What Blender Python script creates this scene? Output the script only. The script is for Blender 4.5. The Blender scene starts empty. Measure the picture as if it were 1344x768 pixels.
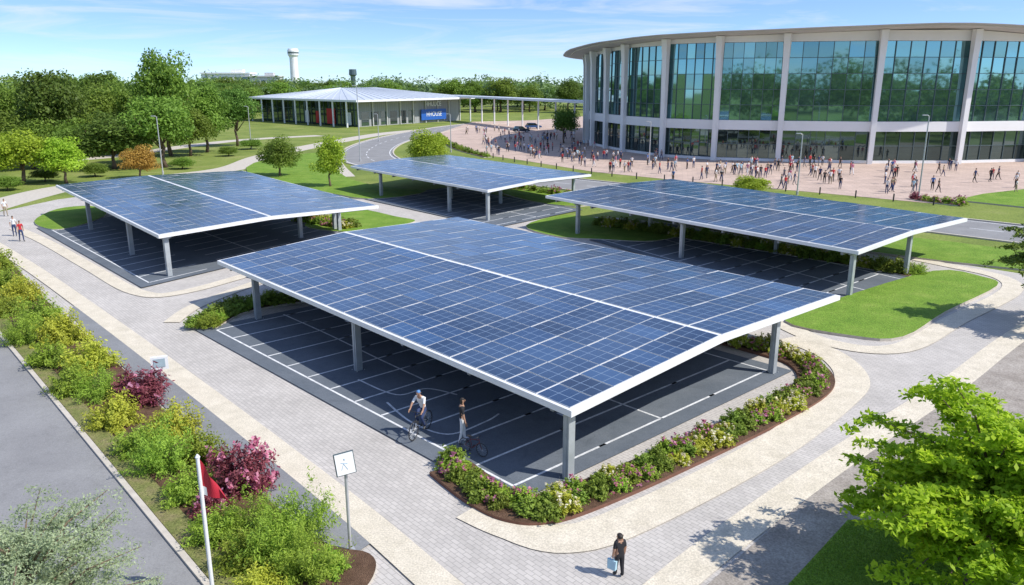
import bpy, bmesh, math, random
import numpy as np
from mathutils import Vector, Matrix
from mathutils.geometry import tessellate_polygon
random.seed(7); np.random.seed(7)
scene=bpy.context.scene
COL=scene.collection
scene.view_settings.view_transform='Standard'
scene.view_settings.look='None'
scene.view_settings.exposure=0

# ---------------------------------------------------------------- camera survey
H=14.0; FP=1030.0; PIT=math.atan(276/1030.0); CP=math.cos(PIT); SP=math.sin(PIT)
def G(u,v,z=0.0):
    """surveyed map position of a point of known height z"""
    x=(u-672)/FP; y=(384-v)/FP
    t=(z-H)/(y*CP-SP)
    return Vector((x*t,t*(CP+y*SP),z))
def height_at(Y,v):
    k=(384-v)/FP; t=Y/(CP+k*SP)
    return H+t*(k*CP-SP)
cd=bpy.data.cameras.new('camera'); cam=bpy.data.objects.new('camera',cd); COL.objects.link(cam)
cam.location=(0,0,H); cam.rotation_euler=(math.pi/2-PIT,0,0)
cd.sensor_width=36; cd.lens=36*FP/1344; cd.clip_end=8000; cd.clip_start=0.1
scene.camera=cam

# ---------------------------------------------------------------- materials
def new_mat(name):
    m=bpy.data.materials.new(name); m.use_nodes=True
    nt=m.node_tree; b=nt.nodes['Principled BSDF']
    return m,nt,b
def N(nt,t,**kw):
    n=nt.nodes.new(t)
    for k,v in kw.items(): setattr(n,k,v)
    return n
def ramp(nt,stops):
    r=N(nt,'ShaderNodeValToRGB'); e=r.color_ramp.elements
    while len(e)<len(stops): e.new(0.5)
    for i,(p,c) in enumerate(stops):
        e[i].position=p; e[i].color=(c[0],c[1],c[2],1)
    return r
def plain(name,c,rough=0.6,metal=0.0,var=0.12,scale=3.0):
    m,nt,b=new_mat(name)
    tc=N(nt,'ShaderNodeTexCoord'); no=N(nt,'ShaderNodeTexNoise'); no.inputs['Scale'].default_value=scale; no.inputs['Detail'].default_value=5
    nt.links.new(tc.outputs['Object'],no.inputs['Vector'])
    r=ramp(nt,[(0.3,[x*(1-var) for x in c]),(0.7,[min(1,x*(1+var)) for x in c])])
    nt.links.new(no.outputs['Fac'],r.inputs['Fac']); nt.links.new(r.outputs['Color'],b.inputs['Base Color'])
    b.inputs['Roughness'].default_value=rough; b.inputs['Metallic'].default_value=metal
    return m
def ground_mat(name,c1,c2,s1,s2,c3=None,rough=0.9,fine=0.15,bump=0.0,stain=0.0):
    """two-scale noise: large patches + fine grain, optional broad stains"""
    m,nt,b=new_mat(name); L=nt.links.new
    ge=N(nt,'ShaderNodeNewGeometry')
    n1=N(nt,'ShaderNodeTexNoise'); n1.inputs['Scale'].default_value=s1; n1.inputs['Detail'].default_value=8; n1.inputs['Roughness'].default_value=0.65
    n2=N(nt,'ShaderNodeTexNoise'); n2.inputs['Scale'].default_value=s2; n2.inputs['Detail'].default_value=4
    L(ge.outputs['Position'],n1.inputs['Vector']); L(ge.outputs['Position'],n2.inputs['Vector'])
    st=[(0.35,c1),(0.65,c2)]
    if c3: st=[(0.32,c1),(0.52,c2),(0.72,c3)]
    r=ramp(nt,st); L(n1.outputs['Fac'],r.inputs['Fac'])
    mr=N(nt,'ShaderNodeMapRange'); mr.inputs['From Min'].default_value=0.3; mr.inputs['From Max'].default_value=0.7
    mr.inputs['To Min'].default_value=1-fine; mr.inputs['To Max'].default_value=1+fine
    L(n2.outputs['Fac'],mr.inputs['Value'])
    sc=mr.outputs['Result']
    if stain:
        n3=N(nt,'ShaderNodeTexNoise'); n3.inputs['Scale'].default_value=0.9; n3.inputs['Detail'].default_value=10; n3.inputs['Roughness'].default_value=0.75; n3.inputs['Distortion'].default_value=1.2
        L(ge.outputs['Position'],n3.inputs['Vector'])
        m3=N(nt,'ShaderNodeMapRange'); m3.inputs['From Min'].default_value=0.52; m3.inputs['From Max'].default_value=0.75; m3.inputs['To Min'].default_value=1; m3.inputs['To Max'].default_value=1-stain
        L(n3.outputs['Fac'],m3.inputs['Value'])
        mm=N(nt,'ShaderNodeMath',operation='MULTIPLY'); L(sc,mm.inputs[0]); L(m3.outputs['Result'],mm.inputs[1]); sc=mm.outputs[0]
    vm=N(nt,'ShaderNodeVectorMath',operation='SCALE'); L(r.outputs['Color'],vm.inputs[0]); L(sc,vm.inputs['Scale'])
    L(vm.outputs['Vector'],b.inputs['Base Color']); b.inputs['Roughness'].default_value=rough
    b.inputs['Specular IOR Level'].default_value=0.25
    if bump:
        bp=N(nt,'ShaderNodeBump'); bp.inputs['Strength'].default_value=bump; bp.inputs['Distance'].default_value=0.05
        L(n2.outputs['Fac'],bp.inputs['Height']); L(bp.outputs['Normal'],b.inputs['Normal'])
    return m
def paver_mat(name,c,mortar,bw,bh,rot,var=0.25,patch=0.15,ms=0.06):
    m,nt,b=new_mat(name); L=nt.links.new
    ge=N(nt,'ShaderNodeNewGeometry'); mp=N(nt,'ShaderNodeMapping'); mp.inputs['Rotation'].default_value=(0,0,rot)
    L(ge.outputs['Position'],mp.inputs['Vector'])
    br=N(nt,'ShaderNodeTexBrick'); br.inputs['Scale'].default_value=1
    br.inputs['Brick Width'].default_value=bw; br.inputs['Row Height'].default_value=bh
    br.inputs['Mortar Size'].default_value=bh*ms; br.inputs['Mortar Smooth'].default_value=0.3
    br.inputs['Color1'].default_value=(*[x*(1-var) for x in c],1); br.inputs['Color2'].default_value=(*[x*(1+var*0.5) for x in c],1)
    br.inputs['Mortar'].default_value=(*mortar,1)
    L(mp.outputs['Vector'],br.inputs['Vector'])
    n1=N(nt,'ShaderNodeTexNoise'); n1.inputs['Scale'].default_value=0.25; n1.inputs['Detail'].default_value=10; n1.inputs['Roughness'].default_value=0.75
    L(ge.outputs['Position'],n1.inputs['Vector'])
    mr=N(nt,'ShaderNodeMapRange'); mr.inputs['From Min'].default_value=0.3; mr.inputs['From Max'].default_value=0.7
    mr.inputs['To Min'].default_value=1-patch; mr.inputs['To Max'].default_value=1+patch
    L(n1.outputs['Fac'],mr.inputs['Value'])
    vm=N(nt,'ShaderNodeVectorMath',operation='SCALE'); L(br.outputs['Color'],vm.inputs[0]); L(mr.outputs['Result'],vm.inputs['Scale'])
    L(vm.outputs['Vector'],b.inputs['Base Color']); b.inputs['Roughness'].default_value=0.9
    b.inputs['Specular IOR Level'].default_value=0.2
    return m
ROT=math.radians(49)
M_grass=ground_mat('grass_ground',(0.12,0.17,0.035),(0.20,0.25,0.05),0.10,5,(0.28,0.29,0.10),fine=0.35,stain=0.3)
M_lawn=ground_mat('lawn_turf',(0.12,0.225,0.022),(0.165,0.275,0.032),0.5,14,(0.23,0.32,0.055),fine=0.45,bump=0.8,stain=0.2)
M_asphalt=ground_mat('asphalt_road',(0.24,0.237,0.237),(0.29,0.287,0.285),0.3,25,fine=0.14,stain=0.18)
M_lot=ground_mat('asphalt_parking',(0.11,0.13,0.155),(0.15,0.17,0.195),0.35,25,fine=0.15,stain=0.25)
M_dark=ground_mat('asphalt_dark',(0.21,0.215,0.225),(0.25,0.255,0.265),0.5,25,fine=0.15,stain=0.15)
M_paver=paver_mat('grey_pavers',(0.52,0.485,0.445),(0.33,0.31,0.285),0.34,0.17,ROT,var=0.09,patch=0.15,ms=0.07)
M_beige=ground_mat('pale_gravel_band',(0.58,0.52,0.41),(0.69,0.62,0.50),1.2,18,fine=0.22,stain=0.15)
M_conc=ground_mat('rough_concrete',(0.28,0.245,0.21),(0.40,0.36,0.315),0.6,16,fine=0.28,stain=0.25)
M_plaza=paver_mat('plaza_paving',(0.54,0.415,0.345),(0.42,0.32,0.27),1.6,0.8,0.2,var=0.10,patch=0.2)
M_soil=ground_mat('soil_mulch',(0.09,0.05,0.03),(0.16,0.095,0.06),2.5,30,fine=0.5,bump=1.0)
M_verge=ground_mat('dry_verge',(0.13,0.16,0.04),(0.20,0.20,0.07),1.5,20,(0.24,0.19,0.11),fine=0.4,bump=0.6)
M_kerb=plain('kerb_stone',(0.53,0.48,0.41),0.85)
M_brownkerb=plain('brown_edging',(0.19,0.09,0.06),0.85)
M_paint=ground_mat('road_paint',(0.55,0.56,0.57),(0.78,0.79,0.80),2.5,20,fine=0.15,stain=0.35)
M_white=plain('white_steel',(0.78,0.785,0.79),0.45,0.0,0.06,0.8)
M_post=plain('grey_steel_post',(0.40,0.43,0.45),0.42,0.15,0.12,1.5)
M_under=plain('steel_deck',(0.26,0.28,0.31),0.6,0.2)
M_bark=plain('bark',(0.16,0.11,0.075),0.9,0,0.3,8)
M_dkmetal=plain('dark_metal',(0.05,0.05,0.055),0.5,0.3)
M_pole=plain('pole_metal',(0.5,0.51,0.52),0.4,0.3)
M_red=plain('red_cloth',(0.45,0.015,0.035),0.7)
M_redp=plain('red_panel',(0.6,0.03,0.03),0.6)
M_maroon=plain('maroon_paint',(0.16,0.03,0.03),0.5)
M_blue=plain('blue_panel',(0.02,0.11,0.45),0.5)
M_bwhite=plain('white_render',(0.82,0.82,0.81),0.6,0,0.04,0.2)
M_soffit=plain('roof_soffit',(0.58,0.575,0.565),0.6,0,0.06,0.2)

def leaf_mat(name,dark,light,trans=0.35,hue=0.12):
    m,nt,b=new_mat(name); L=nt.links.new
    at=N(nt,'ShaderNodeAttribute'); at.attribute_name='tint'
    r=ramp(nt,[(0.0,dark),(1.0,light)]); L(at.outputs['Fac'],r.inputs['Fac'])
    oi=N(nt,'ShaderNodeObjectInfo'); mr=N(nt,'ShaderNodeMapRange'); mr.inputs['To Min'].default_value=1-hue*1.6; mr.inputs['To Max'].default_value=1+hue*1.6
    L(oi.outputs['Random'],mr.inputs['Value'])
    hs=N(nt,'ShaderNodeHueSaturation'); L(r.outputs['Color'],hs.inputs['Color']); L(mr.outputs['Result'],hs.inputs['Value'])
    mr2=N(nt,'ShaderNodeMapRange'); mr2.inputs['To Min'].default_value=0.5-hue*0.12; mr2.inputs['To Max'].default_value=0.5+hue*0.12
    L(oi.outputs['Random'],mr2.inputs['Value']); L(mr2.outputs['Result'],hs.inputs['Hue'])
    L(hs.outputs['Color'],b.inputs['Base Color']); b.inputs['Roughness'].default_value=0.55
    b.inputs['Specular IOR Level'].default_value=0.25
    tr=N(nt,'ShaderNodeBsdfTranslucent'); L(hs.outputs['Color'],tr.inputs['Color'])
    mx=N(nt,'ShaderNodeMixShader'); mx.inputs['Fac'].default_value=trans
    L(b.outputs['BSDF'],mx.inputs[1]); L(tr.outputs['BSDF'],mx.inputs[2])
    L(mx.outputs['Shader'],nt.nodes['Material Output'].inputs['Surface'])
    return m
L_green=leaf_mat('leaves_green',(0.12,0.20,0.03),(0.29,0.42,0.065),0.42)
L_dark=leaf_mat('leaves_dark_green',(0.08,0.145,0.025),(0.20,0.32,0.055),0.42)
L_lime=leaf_mat('leaves_lime',(0.24,0.36,0.03),(0.50,0.62,0.06),0.4)
L_orange=leaf_mat('leaves_orange',(0.35,0.2,0.04),(0.62,0.40,0.09))
L_olive=leaf_mat('leaves_olive',(0.22,0.29,0.14),(0.52,0.60,0.36),0.4,0.03)
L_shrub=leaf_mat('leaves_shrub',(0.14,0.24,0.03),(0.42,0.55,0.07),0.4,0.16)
L_yel=leaf_mat('leaves_yellow_green',(0.27,0.33,0.03),(0.64,0.66,0.09),0.4,0.08)
L_burg=leaf_mat('leaves_burgundy',(0.12,0.035,0.035),(0.36,0.10,0.13),0.35,0.06)
L_hedge=leaf_mat('leaves_hedge',(0.10,0.16,0.022),(0.30,0.40,0.06))
L_pink=leaf_mat('petals_pink',(0.45,0.10,0.22),(0.74,0.36,0.48))
L_cream=leaf_mat('petals_cream',(0.6,0.5,0.28),(0.85,0.8,0.65))
L_far=leaf_mat('leaves_far_wood',(0.12,0.19,0.08),(0.23,0.33,0.13),0.3)

def panel_mat():
    m,nt,b=new_mat('solar_cells'); L=nt.links.new
    uv=N(nt,'ShaderNodeUVMap'); uv.uv_map='UVMap'
    sx=N(nt,'ShaderNodeSeparateXYZ'); L(uv.outputs['UV'],sx.inputs[0])
    masks=[]
    for ax,w in (('X',0.024),('Y',0.024)):
        fr=N(nt,'ShaderNodeMath',operation='FRACT'); L(sx.outputs[ax],fr.inputs[0])
        s=N(nt,'ShaderNodeMath',operation='SUBTRACT'); L(fr.outputs[0],s.inputs[0]); s.inputs[1].default_value=0.5
        a=N(nt,'ShaderNodeMath',operation='ABSOLUTE'); L(s.outputs[0],a.inputs[0])
        g=N(nt,'ShaderNodeMath',operation='GREATER_THAN'); L(a.outputs[0],g.inputs[0]); g.inputs[1].default_value=0.5-w
        masks.append(g)
    mx=N(nt,'ShaderNodeMath',operation='MAXIMUM'); L(masks[0].outputs[0],mx.inputs[0]); L(masks[1].outputs[0],mx.inputs[1])
    at=N(nt,'ShaderNodeAttribute'); at.attribute_name='tint'
    r=ramp(nt,[(0,(0.005,0.020,0.060)),(0.8,(0.014,0.048,0.13)),(1,(0.03,0.085,0.20))]); L(at.outputs['Fac'],r.inputs['Fac'])
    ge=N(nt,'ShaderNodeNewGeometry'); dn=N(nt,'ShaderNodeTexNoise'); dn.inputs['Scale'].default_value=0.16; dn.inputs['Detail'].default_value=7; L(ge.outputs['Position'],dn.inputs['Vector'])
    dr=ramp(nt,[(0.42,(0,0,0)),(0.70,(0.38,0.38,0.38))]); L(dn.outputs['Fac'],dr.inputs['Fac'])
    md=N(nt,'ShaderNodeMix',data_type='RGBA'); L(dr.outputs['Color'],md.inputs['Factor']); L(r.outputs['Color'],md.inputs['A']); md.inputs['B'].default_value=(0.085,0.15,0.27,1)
    mc=N(nt,'ShaderNodeMix',data_type='RGBA'); L(mx.outputs[0],mc.inputs['Factor']); L(md.outputs['Result'],mc.inputs['A']); mc.inputs['B'].default_value=(0.20,0.28,0.39,1)
    L(mc.outputs['Result'],b.inputs['Base Color'])
    b.inputs['Roughness'].default_value=0.27; b.inputs['IOR'].default_value=1.5
    b.inputs['Coat Weight'].default_value=0.55; b.inputs['Coat Roughness'].default_value=0.13
    return m
M_panel=panel_mat()
def glass_mat(name,c,metal=0.85,rough=0.03,lo=0.75,hi=1.2):
    m,nt,b=new_mat(name); b.inputs['Metallic'].default_value=metal; b.inputs['Roughness'].default_value=rough
    at=N(nt,'ShaderNodeAttribute'); at.attribute_name='tint'
    r=ramp(nt,[(0,[x*lo for x in c]),(1,[x*hi for x in c])]); nt.links.new(at.outputs['Fac'],r.inputs['Fac']); nt.links.new(r.outputs['Color'],b.inputs['Base Color'])
    return m
M_glassU=glass_mat('teal_facade_glass',(0.21,0.38,0.40))
M_glassL=glass_mat('dark_shop_glass',(0.12,0.17,0.17),lo=0.5,hi=1.5)
M_frame=plain('window_frame',(0.10,0.14,0.15),0.4,0.3)

# ---------------------------------------------------------------- mesh helpers
class MB:
    def __init__(s): s.v=[];s.f=[];s.m=[];s.uv=[];s.t=[]
    def face(s,pts,mi=0,uv=None,t=0.5):
        i=len(s.v); s.v+= [tuple(p) for p in pts]; s.f.append(tuple(range(i,i+len(pts)))); s.m.append(mi)
        s.uv.append(uv or [(0,0)]*len(pts)); s.t+= [t]*len(pts)
    def hexa(s,b,t,mi=0):
        b=[Vector(p) for p in b]; t=[Vector(p) for p in t]
        s.face(t,mi); s.face(b[::-1],mi)
        for i in range(4):
            j=(i+1)%4; s.face([b[i],b[j],t[j],t[i]],mi)
    def box(s,c,d,mi=0,rz=0.0):
        c=Vector(c); x,y,z=[q/2 for q in d]; R=Matrix.Rotation(rz,3,'Z')
        q=[R@Vector(p) for p in ((-x,-y,0),(x,-y,0),(x,y,0),(-x,y,0))]
        s.hexa([c+p-Vector((0,0,z)) for p in q],[c+p+Vector((0,0,z)) for p in q],mi)
    def tube(s,pts,rad,n=8,mi=0,closed=False,cap=True):
        pts=[Vector(p) for p in pts]; k=len(pts)
        if not hasattr(rad,'__len__'): rad=[rad]*k
        rings=[]; prev=None
        for i,p in enumerate(pts):
            if closed: d=pts[(i+1)%k]-pts[i-1]
            else: d=pts[min(i+1,k-1)]-pts[max(i-1,0)]
            d.normalize()
            if prev is None:
                a=d.cross(Vector((0,0,1)));
                if a.length<0.05: a=d.cross(Vector((1,0,0)))
            else: a=prev-d*prev.dot(d)
            a.normalize(); prev=a; c=d.cross(a)
            rings.append([p+(a*math.cos(2*math.pi*j/n)+c*math.sin(2*math.pi*j/n))*rad[i] for j in range(n)])
        i0=len(s.v)
        for r in rings: s.v+=[tuple(q) for q in r]; s.t+=[0.5]*n
        m=k if closed else k-1
        for i in range(m):
            for j in range(n):
                a=i0+i*n+j; b=i0+i*n+(j+1)%n; c=i0+((i+1)%k)*n+(j+1)%n; d=i0+((i+1)%k)*n+j
                s.f.append((a,b,c,d)); s.m.append(mi); s.uv.append([(0,0)]*4)
        if cap and not closed:
            s.f.append(tuple(i0+j for j in range(n))[::-1]); s.m.append(mi); s.uv.append([(0,0)]*n)
            s.f.append(tuple(i0+(k-1)*n+j for j in range(n))); s.m.append(mi); s.uv.append([(0,0)]*n)
    def mesh(s,name,mats,smooth=False,fixn=False):
        me=bpy.data.meshes.new(name); me.from_pydata(s.v,[],s.f)
        for m in mats: me.materials.append(m)
        me.polygons.foreach_set('material_index',s.m)
        ul=me.uv_layers.new(name='UVMap'); ul.data.foreach_set('uv',[c for f in s.uv for p in f for c in p])
        a=me.attributes.new('tint','FLOAT','POINT'); a.data.foreach_set('value',s.t)
        if smooth: me.polygons.foreach_set('use_smooth',[True]*len(s.f))
        if fixn:
            bm=bmesh.new(); bm.from_mesh(me); bmesh.ops.recalc_face_normals(bm,faces=bm.faces); bm.to_mesh(me); bm.free()
        me.update(); return me
def obj(name,me,parent=None,loc=None,rz=None,sc=None):
    o=bpy.data.objects.new(name,me); COL.objects.link(o)
    if loc is not None: o.location=loc
    if rz is not None: o.rotation_euler=(0,0,rz)
    if sc is not None: o.scale=sc if hasattr(sc,'__len__') else (sc,sc,sc)
    if parent: o.parent=parent
    return o
def tag(o,label,cat,group=None):
    o['label']=label; o['category']=cat
    if group: o['group']=group
    return o
def struct(o): o['kind']='structure'; return o
def smooth(pts,n=8,closed=False):
    k=len(pts); out=[]
    rng=range(k) if closed else range(k-1)
    g=lambda i: pts[i%k] if closed else pts[max(0,min(k-1,i))]
    for i in rng:
        p0,p1,p2,p3=g(i-1),g(i),g(i+1),g(i+2)
        for j in range(n):
            t=j/n
            out.append(0.5*((2*p1)+(p2-p0)*t+(2*p0-5*p1+4*p2-p3)*t*t+(3*p1-p0-3*p2+p3)*t**3))
    if not closed: out.append(pts[-1].copy())
    return out
ZL=[0.0]
def layer():
    ZL[0]+=0.003; return ZL[0]
def poly(name,pts,mat,z0=None,z1=None,side=None):
    if z0 is None: z0=layer()
    pts=[Vector((p[0],p[1],0)) for p in pts]
    A=sum(pts[i].x*pts[(i+1)%len(pts)].y-pts[(i+1)%len(pts)].x*pts[i].y for i in range(len(pts)))
    if A<0: pts=pts[::-1]
    zt=z1 if z1 is not None else z0
    k=len(pts); V=[(p.x,p.y,zt) for p in pts]; Fc=[];mi=[]
    for t in tessellate_polygon([pts]):
        a,b,c=t
        if (pts[b]-pts[a]).cross(pts[c]-pts[a]).z<0: t=(a,c,b)
        Fc.append(tuple(t)); mi.append(0)
    if z1 is not None:
        V+=[(p.x,p.y,z0) for p in pts]
        for i in range(k):
            j=(i+1)%k; Fc.append((k+i,k+j,j,i)); mi.append(1)
    me=bpy.data.meshes.new(name); me.from_pydata(V,[],Fc)
    me.materials.append(mat); me.materials.append(side or mat); me.polygons.foreach_set('material_index',mi)
    return struct(obj(name,me))
def ppoly(name,pix,mat,sm=0,**k):
    pts=[G(*p) for p in pix]
    if sm: pts=smooth(pts,sm,True)
    return poly(name,pts,mat,**k)
def offs(pts,d):
    out=[]
    for i,p in enumerate(pts):
        t=(pts[min(i+1,len(pts)-1)]-pts[max(i-1,0)]); n=Vector((-t.y,t.x,0)).normalized()
        out.append(p+n*d)
    return out
def ribbon(name,pts,w,mat,z=None,sm=8,z1=None,side=None):
    if sm: pts=smooth(pts,sm)
    a=offs(pts,w/2); b=offs(pts,-w/2)
    mb=MB()
    zt=z1 if z1 is not None else (layer() if z is None else z)
    P=lambda p,z: (p.x,p.y,z)
    for i in range(len(pts)-1):
        mb.face([P(q,zt) for q in (b[i],b[i+1],a[i+1],a[i])])
        if z1 is not None:
            mb.face([P(b[i],0),P(b[i+1],0),P(b[i+1],zt),P(b[i],zt)],1); mb.face([P(a[i+1],0),P(a[i],0),P(a[i],zt),P(a[i+1],zt)],1)
    if z1 is not None:
        mb.face([P(a[0],0),P(b[0],0),P(b[0],zt),P(a[0],zt)],1); mb.face([P(b[-1],0),P(a[-1],0),P(a[-1],zt),P(b[-1],zt)],1)
    return struct(obj(name,mb.mesh(name,[mat,side or mat])))
def pix(l): return [G(*p) for p in l]
def along(pts,step,start=0.0):
    out=[];d=start
    for i in range(len(pts)-1):
        seg=(pts[i+1]-pts[i]); l=seg.length
        while d<=l:
            out.append(pts[i]+seg*(d/l)); d+=step
        d-=l
    return out

# ---------------------------------------------------------------- ground
mb=MB(); S=4000
mb.face([(-S,-S,0),(S,-S,0),(S,S,0),(-S,S,0)])
struct(obj('ground',mb.mesh('ground',[M_grass])))
ppoly('pavement',[(-260,300),(-60,285),(0,278),(75,262),(180,248),(330,252),(480,262),(640,285),(800,285),(1000,305),(1344,360),(1650,395),(1650,700),(1400,1000),(300,1000),(200,800)],M_paver)
ribbon('path',pix([(-60,285),(20,262),(90,246),(180,236),(300,222),(350,205),(420,190),(500,176),(560,170)]),5.5,M_kerb)
ribbon('path',pix([(455,232),(440,212),(455,200),(480,190),(540,172)]),2.6,M_kerb)
ribbon('path',pix([(-80,215),(40,213),(150,205),(260,190),(330,183),(420,178)]),5,M_kerb)
RC=smooth(pix([(660,160),(590,168),(520,182),(484,197),(492,212),(560,222),(660,232),(760,243),(900,258),(1100,280),(1344,308),(1650,345)]),10)
ribbon('road',RC,10.5,M_asphalt,sm=0)
ribbon('road_marking',offs(RC,4.7),0.18,M_paint,sm=0)
zz=layer()
ribbon('road_marking',offs(RC,-4.7),0.18,M_paint,z=zz,sm=0)
mbd=MB()
ctr=along(RC,6.0)
for i in range(len(ctr)-1):
    d=(ctr[i+1]-ctr[i]).normalized(); n=Vector((-d.y,d.x,0))*0.09; p=ctr[i]; q=p+d*3
    z=zz+0.003; mbd.face([(w.x,w.y,z) for w in (p-n,q-n,q+n,p+n)])
o=struct(obj('road_marking',mbd.mesh('centre_line',[M_paint])))
ZL[0]=zz+0.006
ribbon('kerb',offs(RC,5.4),0.3,M_kerb,sm=0,z1=0.141)
ribbon('kerb',offs(RC,-5.4),0.3,M_kerb,sm=0,z1=0.143)
pl=[(572,176),(592,190),(640,204),(700,213),(780,226),(900,238),(1060,252),(1230,268),(1290,262),(1344,262),(1700,300),(1900,210),(1344,168),(800,150),(700,158),(620,160)]
ppoly('plaza',pl,M_plaza)
ppoly('lawn',[(1255,264),(1290,256),(1360,248),(1600,262),(1600,292),(1360,275)],M_lawn,z0=0.002,z1=0.17,side=M_kerb)
LZ=[0.15]
def lawn(l,sm=4):
    LZ[0]+=0.002
    return ppoly('lawn',l,M_lawn,sm=sm,z0=0.002,z1=LZ[0],side=M_kerb)
lawn([(45,292),(75,276),(120,272),(140,282),(110,296),(70,303)])
lawn([(325,228),(350,210),(430,200),(452,205),(440,218),(455,234),(500,246),(560,252),(500,262),(440,256)],3)
lawn([(400,298),(430,284),(470,276),(520,286),(545,292),(500,302),(450,306)])
lawn([(690,298),(740,284),(800,290),(900,304),(860,318),(790,316),(730,312)])
lawn([(655,252),(700,250),(790,262),(760,272),(700,266)],3)
lawn([(1030,424),(1090,398),(1225,358),(1290,366),(1308,378),(1240,412),(1185,445),(1120,444)],4)
lawn([(860,286),(1000,296),(1200,314),(1344,332),(1500,350),(1500,372),(1344,356),(1200,340),(1000,312)],3)
lawn([(1010,800),(1112,688),(1230,688),(1344,600),(1600,560),(1600,1000),(1010,1000)],0)
def band(l,w,m=M_beige): return ribbon('path_border',pix(l),w,m)
ppoly('pavement',[(893,800),(1000,705),(1120,604),(1240,520),(1344,448),(1600,330),(1600,570),(1230,690),(1110,692),(1020,800)],M_conc)
band([(830,815),(900,752),(1000,675),(1120,590),(1250,505),(1344,435),(1480,350)],1.2)
band([(620,668),(670,690),(740,708),(830,682),(1000,596),(1098,526),(1118,496),(1090,466),(1035,444)],1.6)
band([(1015,420),(1085,450),(1180,458),(1255,420),(1326,383),(1312,364),(1240,348),(1150,330)],1.3)
band([(20,300),(60,318),(120,352),(180,384),(240,384),(350,354),(440,328),(520,318)],1.1)
band([(225,424),(258,402),(330,374),(430,340)],1.0)
band([(655,300),(690,312),(770,330),(880,356),(1015,392),(1100,424)],0.9)
ppoly('path',[(100,398),(180,455),(260,518),(380,612),(497,708),(470,726),(420,718),(300,618),(180,500),(90,412)],M_dark)
band([(-160,255),(-40,305),(30,345),(130,415),(260,512),(380,605),(480,685),(575,768),(650,832)],1.1)
K0=G(0,440); K1=G(270,768); kd=(K1-K0).normalized(); kn=Vector((-kd.y,kd.x,0))
if kn.x>0: kn=-kn
A0=K0-kd*60; A1=K1+kd*25; A0b=K0-kd*34
poly('road',[A0,A1,A1+kn*12,A0+kn*12],M_asphalt)
ribbon('kerb',[A0,A1],0.2,M_kerb,sm=0,z1=0.14)
bed=smooth(pix([(-60,305),(0,333),(60,395),(130,455),(220,545),(330,640),(420,712),(485,730),(490,760),(450,810),(380,900),(330,960)]),5)
poly('planting_bed',[p-kn*0.12 for p in (A0b,A1)]+bed[::-1],M_soil,z0=0.002,z1=0.10,side=M_kerb)
ribbon('grass_verge',[A0-kn*0.5,A1-kn*0.5],0.75,M_verge,sm=0,z1=0.125)

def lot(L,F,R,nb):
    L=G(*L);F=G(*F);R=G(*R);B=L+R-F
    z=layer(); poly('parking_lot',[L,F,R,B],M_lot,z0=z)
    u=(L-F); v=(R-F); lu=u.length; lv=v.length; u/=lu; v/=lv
    z2=layer(); mb=MB()
    def line(a,b,w=0.11):
        d=(b-a).normalized(); n=Vector((-d.y,d.x,0))*w/2
        mb.face([(q.x,q.y,z2) for q in (a-n,b-n,b+n,a+n)])
    e=0.9
    P=lambda a,b: F+u*a+v*b
    g=0.07
    line(P(e,e),P(lu-e,e)); line(P(e,lv-e),P(lu-e,lv-e))
    bl=min(5.0,lv*0.28)
    k=(lu-2*e)/nb
    for i in range(nb+1):
        a=e+i*k
        line(P(a,e+g),P(a,e+bl)); line(P(a,lv-e-g),P(a,lv-e-bl))
        line(P(a,lv/2-bl*0.8),P(a,lv/2-g)); line(P(a,lv/2+g),P(a,lv/2+bl*0.8))
    line(P(e,lv/2),P(lu-e,lv/2))
    struct(obj('parking_marking',mb.mesh('parking_marking',[M_paint])))
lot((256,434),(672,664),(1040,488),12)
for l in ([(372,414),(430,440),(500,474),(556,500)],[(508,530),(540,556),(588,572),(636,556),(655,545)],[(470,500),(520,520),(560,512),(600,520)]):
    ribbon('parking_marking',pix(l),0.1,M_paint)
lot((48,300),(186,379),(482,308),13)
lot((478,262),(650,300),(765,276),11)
lot((768,314),(1108,412),(1210,370),12)

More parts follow.
